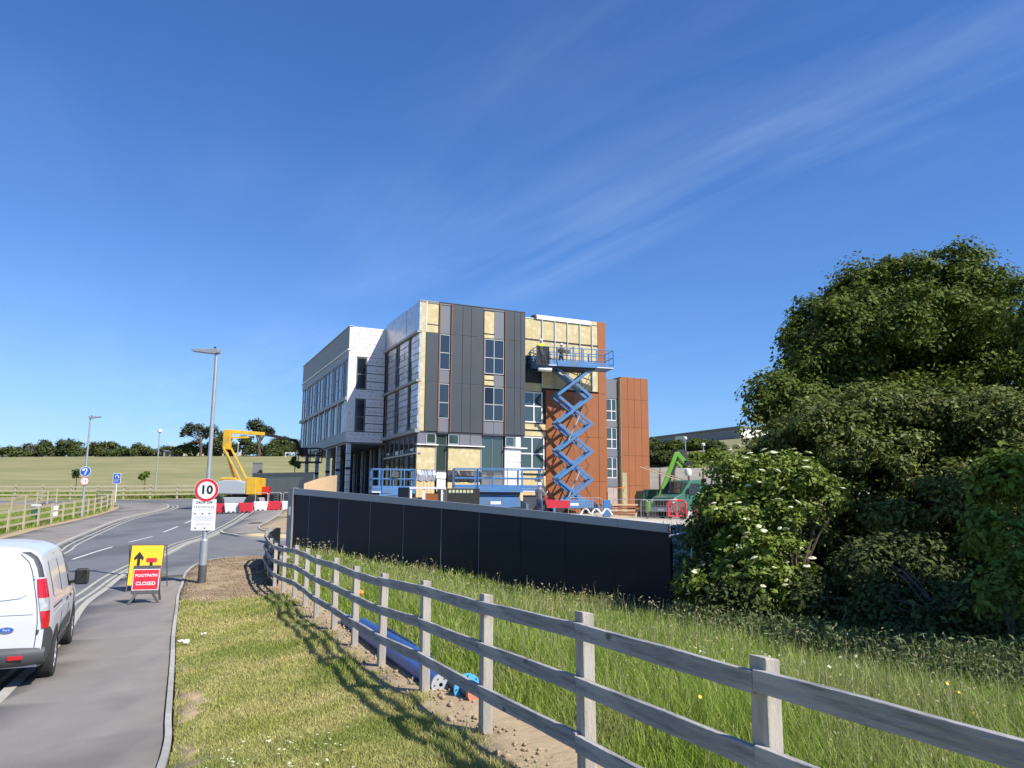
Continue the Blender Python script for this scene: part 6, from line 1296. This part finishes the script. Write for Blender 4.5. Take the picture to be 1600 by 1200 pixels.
# clods of clay along the fence and crumbs on the bare soil
L_c = np.array(FLINE); k = rng.integers(8, 60, 900); x = L_c[k, 0] + rng.normal(0, .13, 900) + .05; y = L_c[k, 1] + rng.normal(0, .13, 900)
xd, yd = scatter(dirt_in, 1500, 20, .5); x = np.r_[x, xd]; y = np.r_[y, yd]; n = len(x); s = np.r_[rng.uniform(.006, .024, 900) * rng.choice([1, 1, 1, 1.7], 900), rng.uniform(.012, .04, 1500)]
base = np.array([(1, 0, 0), (-1, 0, 0), (0, 1, 0), (0, -1, 0), (0, 0, .8), (0, 0, -.8)], float); V = base[None] * s[:, None, None] * rng.uniform(.6, 1.3, (n, 6, 1)); V += np.c_[x, y, gz(x, y) + .10][:, None]
F = np.array([(0, 2, 4), (2, 1, 4), (1, 3, 4), (3, 0, 4), (2, 0, 5), (1, 2, 5), (3, 1, 5), (0, 3, 5)]); q = (np.arange(n) * 6)[:, None, None] + F[None]
link('clods', fast_mesh('clods', V.reshape(-1, 3), q.reshape(-1, 3), ['clay', 'soil'], np.repeat(np.r_[np.zeros(900), np.ones(1500)], 8).astype(int)), kind='stuff')
# weeds at the foot of the retaining wall
x = rng.uniform(10, 21, 500); y = rng.uniform(66.9, 67.7, 500); P = np.c_[x, y, gz(x, y) + rng.uniform(0.1, .5, 500)]; v, q = leaf_quads(P, rng.normal(size=P.shape) + [0, 0, .6], rng.uniform(.1, .22, 500)); link('wall_weeds', fast_mesh('wall_weeds', v, q, 'leaf_grey'), kind='stuff')

# ------------------------------------------------------------------ big trees on the right
g0 = (15.5, 28, gh(15.5, 28))
tree('oak_tree', 'tallest broad oak rising at the back right against the sky', 'tree', [EL(1415, 575, 28, 188, 178), EL(1450, 462, 28, 105, 74), EL(1300, 530, 27.5, 74, 66), EL(1350, 478, 28, 66, 60), EL(1535, 470, 28, 52, 58), EL(1235, 612, 27, 52, 30), EL(1590, 580, 27.5, 75, 110), EL(1600, 700, 27, 110, 120), EL(1390, 668, 27, 175, 75), EL(1265, 640, 26, 62, 52), EL(1212, 628, 26, 26, 24), EL(1215, 668, 25, 30, 22), EL(1330, 640, 26, 90, 60), EL(1465, 580, 28.5, 120, 62), EL(1310, 590, 27, 80, 60), EL(1520, 640, 28, 110, 70)], g0, .42, 3300, 70, .50, .088, 'leaf_oak', limbs=40, shell=(.3, 1.02), nbig=320, big_r=.95, top=4.5)
g0 = (10.8, 18.5, gh(10.8, 18.5))
tree('hawthorn_tree', 'dense dark hawthorn filling the right side below the oak', 'tree', [EL(1228, 712, 20.8, 42, 26), EL(1320, 690, 20.5, 85, 34), EL(1330, 700, 19.5, 130, 85), EL(1480, 690, 19, 130, 84), EL(1262, 700, 20, 40, 30), EL(1400, 800, 18.5, 170, 90), EL(1580, 760, 18, 130, 150), EL(1500, 880, 17.5, 120, 95), EL(1330, 870, 22, 150, 130), EL(1205, 750, 21, 62, 50)], g0, .26, 3000, 72, .33, .060, 'leaf_front', limbs=30, shell=(.6, 1.0), nbig=230, big_r=.72)
g0 = (13.2, 22.5, gh(13.2, 22.5))
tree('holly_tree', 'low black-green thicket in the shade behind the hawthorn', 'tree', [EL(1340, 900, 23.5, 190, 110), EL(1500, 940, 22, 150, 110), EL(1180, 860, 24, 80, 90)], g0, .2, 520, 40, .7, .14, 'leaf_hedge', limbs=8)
ge = (5.8, 16.0, gh(5.8, 16.0))
te, Ce = tree('elder_bush', 'pale green elder bush with flat cream flower heads beside the hoarding', 'bush', [EL(1165, 742, 17.2, 58, 32), EL(1240, 770, 16.8, 55, 50), EL(1135, 800, 17.2, 50, 44), EL(1205, 880, 16, 66, 44), EL(1125, 905, 16.8, 52, 56), EL(1220, 935, 15.8, 50, 42), EL(1175, 825, 16.8, 58, 42)], ge, .09, 640, 40, .25, .062, 'leaf_elder', limbs=26, shell=(.6, 1.12), top=1.3, nbig=85, big_r=.46)
fm = MB(); fm.lathe([(0, .012), (.035, .012), (.06, .006), (.074, -.002), (.05, -.01), (0, -.012)], 9); r7 = random.Random(2)
fm.v = [(x + r7.uniform(-.01, .01), y + r7.uniform(-.01, .01), z + r7.uniform(-.008, .008)) for x, y, z in fm.v]; fme = fm.mesh('flower_head', 'petal')
vw = Ce - np.array([0, 0, EYE]); dist = np.linalg.norm(vw, axis=1); cell = {}
for i in np.argsort(dist): cell.setdefault((int(vw[i, 0] / dist[i] / .013), int(vw[i, 2] / dist[i] / .013)), i)
kk = list(cell.values()); random.shuffle(kk); kk = kk[:90]
for i in kk:
    o = link('flower_head', fme, te, smooth='all'); c_ = Vector(Ce[i]) - Vector(ge); to = (Vector((0, 0, EYE)) - Vector(Ce[i])).normalized(); o.location = c_ + to * .30 + Vector((0, 0, .2)); o.rotation_euler = (random.uniform(-.1, .75), random.uniform(-.35, .35), random.uniform(0, 6)); o.scale = [random.uniform(.65, 1.35)] * 3
gb = (4.6, 16.4, gh(4.6, 16.4))  # added bush: its dark leaves stand in for dappled shade beside the elder
tree('elder_shade_bush', 'added dark-leaved bush standing for shade between the hoarding end and the elder', 'bush', [EL(1098, 905, 17.2, 40, 58), EL(1120, 850, 17.6, 42, 42), EL(1150, 940, 16, 48, 38)], gb, .04, 300, 40, .26, .06, 'leaf_hedge', limbs=10, top=.8)
x, y = scatter([(4.9, 23.4), (2.5, 31), (7, 35.5), (12, 36), (10, 25), (7.5, 22)], 5200, 30, .5); z = gz(x, y); v, q = blades(x, y, z, rng.uniform(.1, .4, len(x)), .03, .8)
x, y = scatter([(5.2, 26.5), (2.6, 31.4), (7, 35.8), (12, 36.5), (10, 28)], 900, 30, .5); P = np.c_[x, y, gz(x, y) + .05]; v2, q2 = leaf_quads(P, rng.normal(size=P.shape) + [0, -.5, .8], rng.uniform(.06, .2, len(P)), .8, .3)
link('slope_grass', fast_mesh('slope_grass', v, q, 'weed_blade'), kind='stuff'); link('rubble', fast_mesh('rubble', v2, q2, 'concrete'), kind='stuff')
gt = (6.6, 11.6, gh(6.6, 11.6))
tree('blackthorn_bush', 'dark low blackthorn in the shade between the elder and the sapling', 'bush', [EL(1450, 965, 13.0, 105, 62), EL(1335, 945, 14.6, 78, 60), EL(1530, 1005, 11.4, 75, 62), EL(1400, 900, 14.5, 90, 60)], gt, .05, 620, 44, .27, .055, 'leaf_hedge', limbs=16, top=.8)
gs = (8.0, 12.0, gh(8.0, 12.0))
tree('hazel_shrub', 'bright green hazel shrub cut off by the right edge', 'shrub', [EL(1592, 770, 12.0, 36, 55), EL(1574, 860, 11.5, 38, 60), EL(1605, 950, 10.6, 52, 90)], gs, .05, 150, 34, .26, .07, 'leaf_light', limbs=10, top=1.0)
gs = at(1583, 1055, 10.5)
tree('sapling', 'thin pale sapling standing in front of the dark thicket at the right edge', 'sapling', [EL(1582, 950, 10.5, 22, 75)], (gs.x, gs.y, gh(gs.x, gs.y)), .014, 22, 16, .14, .045, 'leaf_light', limbs=12)
g0 = (13.0, 9.0, gh(13.0, 9.0))  # unseen tree, added to throw shade on the weeds, thicket and elder
tree('shade_tree', 'added tree out of view on the right, shading the thicket and the elder', 'tree', [(12.2, 8.4, 4.3, 2.9, 2.4, 2.3), (15.0, 11.0, 5.0, 3.0, 3.0, 3.0), (10.4, 9.0, 4.9, 1.8, 1.6, 1.5), (13.2, 7.6, 2.2, 1.8, 1.6, 1.6), (10.9, 13.4, 4.7, 1.6, 1.6, 1.5)], g0, .2, 1100, 50, .45, .08, 'leaf_oak', limbs=14)
# ------------------------------------------------------------------ trees along the ridge
ridge = [(-14, 697, 26, 'h'), (14, 698, 24, 'h'), (42, 694, 20, 'g'), (66, 690, 20, 'h'), (98, 687, 27, 'h'), (132, 691, 24, 'h'), (160, 690, 20, 'h'), (190, 705, 18, 'h'), (216, 697, 16, 'h'), (240, 704, 14, 'g'), (264, 702, 14, 'h'), (305, 689, 24, 'h'), (345, 674, 17, 'h'), (378, 684, 20, 'h'), (412, 690, 24, 'h'), (438, 682, 18, 'h'), (462, 680, 17, 'h'), (490, 690, 18, 'h'), (520, 696, 20, 'h')]
words_ = ['first', 'second', 'third', 'fourth', 'fifth', 'sixth', 'seventh', 'eighth', 'ninth', 'tenth', 'eleventh', 'twelfth', 'thirteenth', 'fourteenth', 'fifteenth', 'sixteenth', 'seventeenth', 'eighteenth', 'nineteenth', 'twentieth']
for i, (px, top, w, kd) in enumerate(ridge):
    Yt = 158 + (i * 37 % 7); p = at(px, 722, Yt); zb = gh(p.x, p.y); zt = at(px, top, Yt).z; k = Yt / FPX; hh = zt - zb
    e = [(p.x + random.uniform(-.5, .5), p.y, zb + hh * .55, w * k * random.uniform(.55, .85), 2.5, hh * .47), (p.x - w * k * random.uniform(.5, .9), p.y - .6, zb + hh * .34, w * k * .8, 2.2, hh * random.uniform(.3, .42)), (p.x + w * k * random.uniform(.5, .9), p.y + .5, zb + hh * .32, w * k * .8, 2.2, hh * random.uniform(.28, .4)), (p.x, p.y - .8, zb + hh * .18, w * k * 1.4, 1.6, hh * .2)]
    tree('hedgerow_tree', ('pale grey-green' if kd == 'g' else 'dark green') + f' bushy tree on the ridge, {words_[i]} from the left', 'tree', e, (p.x, p.y, zb), .2, 170, 24, .75, .24, 'leaf_grey' if kd == 'g' else 'leaf_hedge', 'bushy trees along the ridge', limbs=9, shell=(.5, 1.2), top=hh * .4, big_r=1.0)
for px, top, w, tx, lab in ((308, 664, 29, 312, 'flat topped pine on the ridge left of the near lamp post'), (402, 660, 26, 404, 'flat topped pine on the ridge above the yellow boom')):
    Yt = 156; k = Yt / FPX; p = at(tx, 720, Yt); zb = gh(p.x, p.y); zt = at(px, top, Yt).z
    e = [(p.x - w * k * .35, p.y, zt - 1.2, w * k * .6, 2.2, 1.1), (p.x + w * k * .35, p.y, zt - 1.6, w * k * .6, 2.2, 1.0), (p.x, p.y, zt - .9, w * k * .5, 2, .9), (p.x - w * k * .8, p.y, zt - 2.1, w * k * .3, 1.2, .7)]
    tree('pine_tree', lab, 'tree', e, (p.x, p.y, zb), .28, 120, 26, .7, .22, 'leaf_pine', limbs=22, shell=(.5, 1.05), top=zt - zb - 2.5)
for px, py, Yt, w, hh, lab in ((226, 757, 71.5, 8, 12, 'small round green sapling behind the field fence'), (461, 733, 73, 8, 11, 'bright oval sapling on the field left of the building'), (119, 752, 76, 3, 10, 'thin dark sapling beside the blue round sign')):
    p = at(px, py, Yt); k = Yt / FPX; c_ = at(px, py - 8, Yt); zb = gh(p.x, p.y)
    tree('field_sapling', lab, 'tree', [(c_.x, c_.y, c_.z, w * k, w * k, hh * k)], (p.x, p.y, zb), .05, 60, 22, .16, .09, 'leaf_light' if w > 5 else 'leaf_hedge', limbs=6)
# ------------------------------------------------------------------ trees and shrubs on the right-hand hill
for px, py, top, w, Yt, m, lab in ((1010, 706, 686, 14, 100, 'leaf_oak', 'ragged green tree beside the orange block'), (1034, 708, 695, 14, 98, 'leaf_hedge', 'dark tree before the left end of the school building'), (1058, 712, 694, 14, 97, 'leaf_oak', 'olive green tree below the school roof'), (1090, 714, 692, 13, 96, 'leaf_oak', 'round green tree before the school windows'), (1120, 716, 703, 10, 92, 'leaf_hedge', 'small dark tree before the cream end wall'),
        (1090, 737, 716, 14, 84, 'leaf_light', 'pale rounded bush on the hill behind the wall'), (1118, 740, 718, 14, 83, 'leaf_light', 'pale bush on the hill next to the big hawthorn'), (1078, 736, 727, 12, 76, 'leaf_light', 'low yellow-green bush just above the retaining wall'), (1022, 724, 708, 22, 88, 'leaf_hedge', 'long dark hedge mound on the hill by the orange block'), (1048, 728, 712, 18, 86, 'leaf_hedge', 'lower dark hedge mound on the hill left of the lime boom'), (1140, 742, 722, 16, 80, 'leaf_oak', 'green bush on the hill hidden partly by the elder')):
    p = at(px, py, Yt); k = Yt / FPX; zb = gh(p.x, p.y); zt = at(px, top, Yt).z; hh = max(zt - zb, .8)
    tree('hill_tree' if hh > 2.2 else 'hill_bush', lab, 'tree' if hh > 2.2 else 'bush', [(p.x, p.y, zb + hh * .55, w * k, w * k * .8, hh * .5), (p.x + w * k * .4, p.y, zb + hh * .35, w * k * .7, w * k * .6, hh * .34)], (p.x, p.y, zb), .12, 130, 24, .5, .17, m, limbs=6, shell=(.5, 1.05))
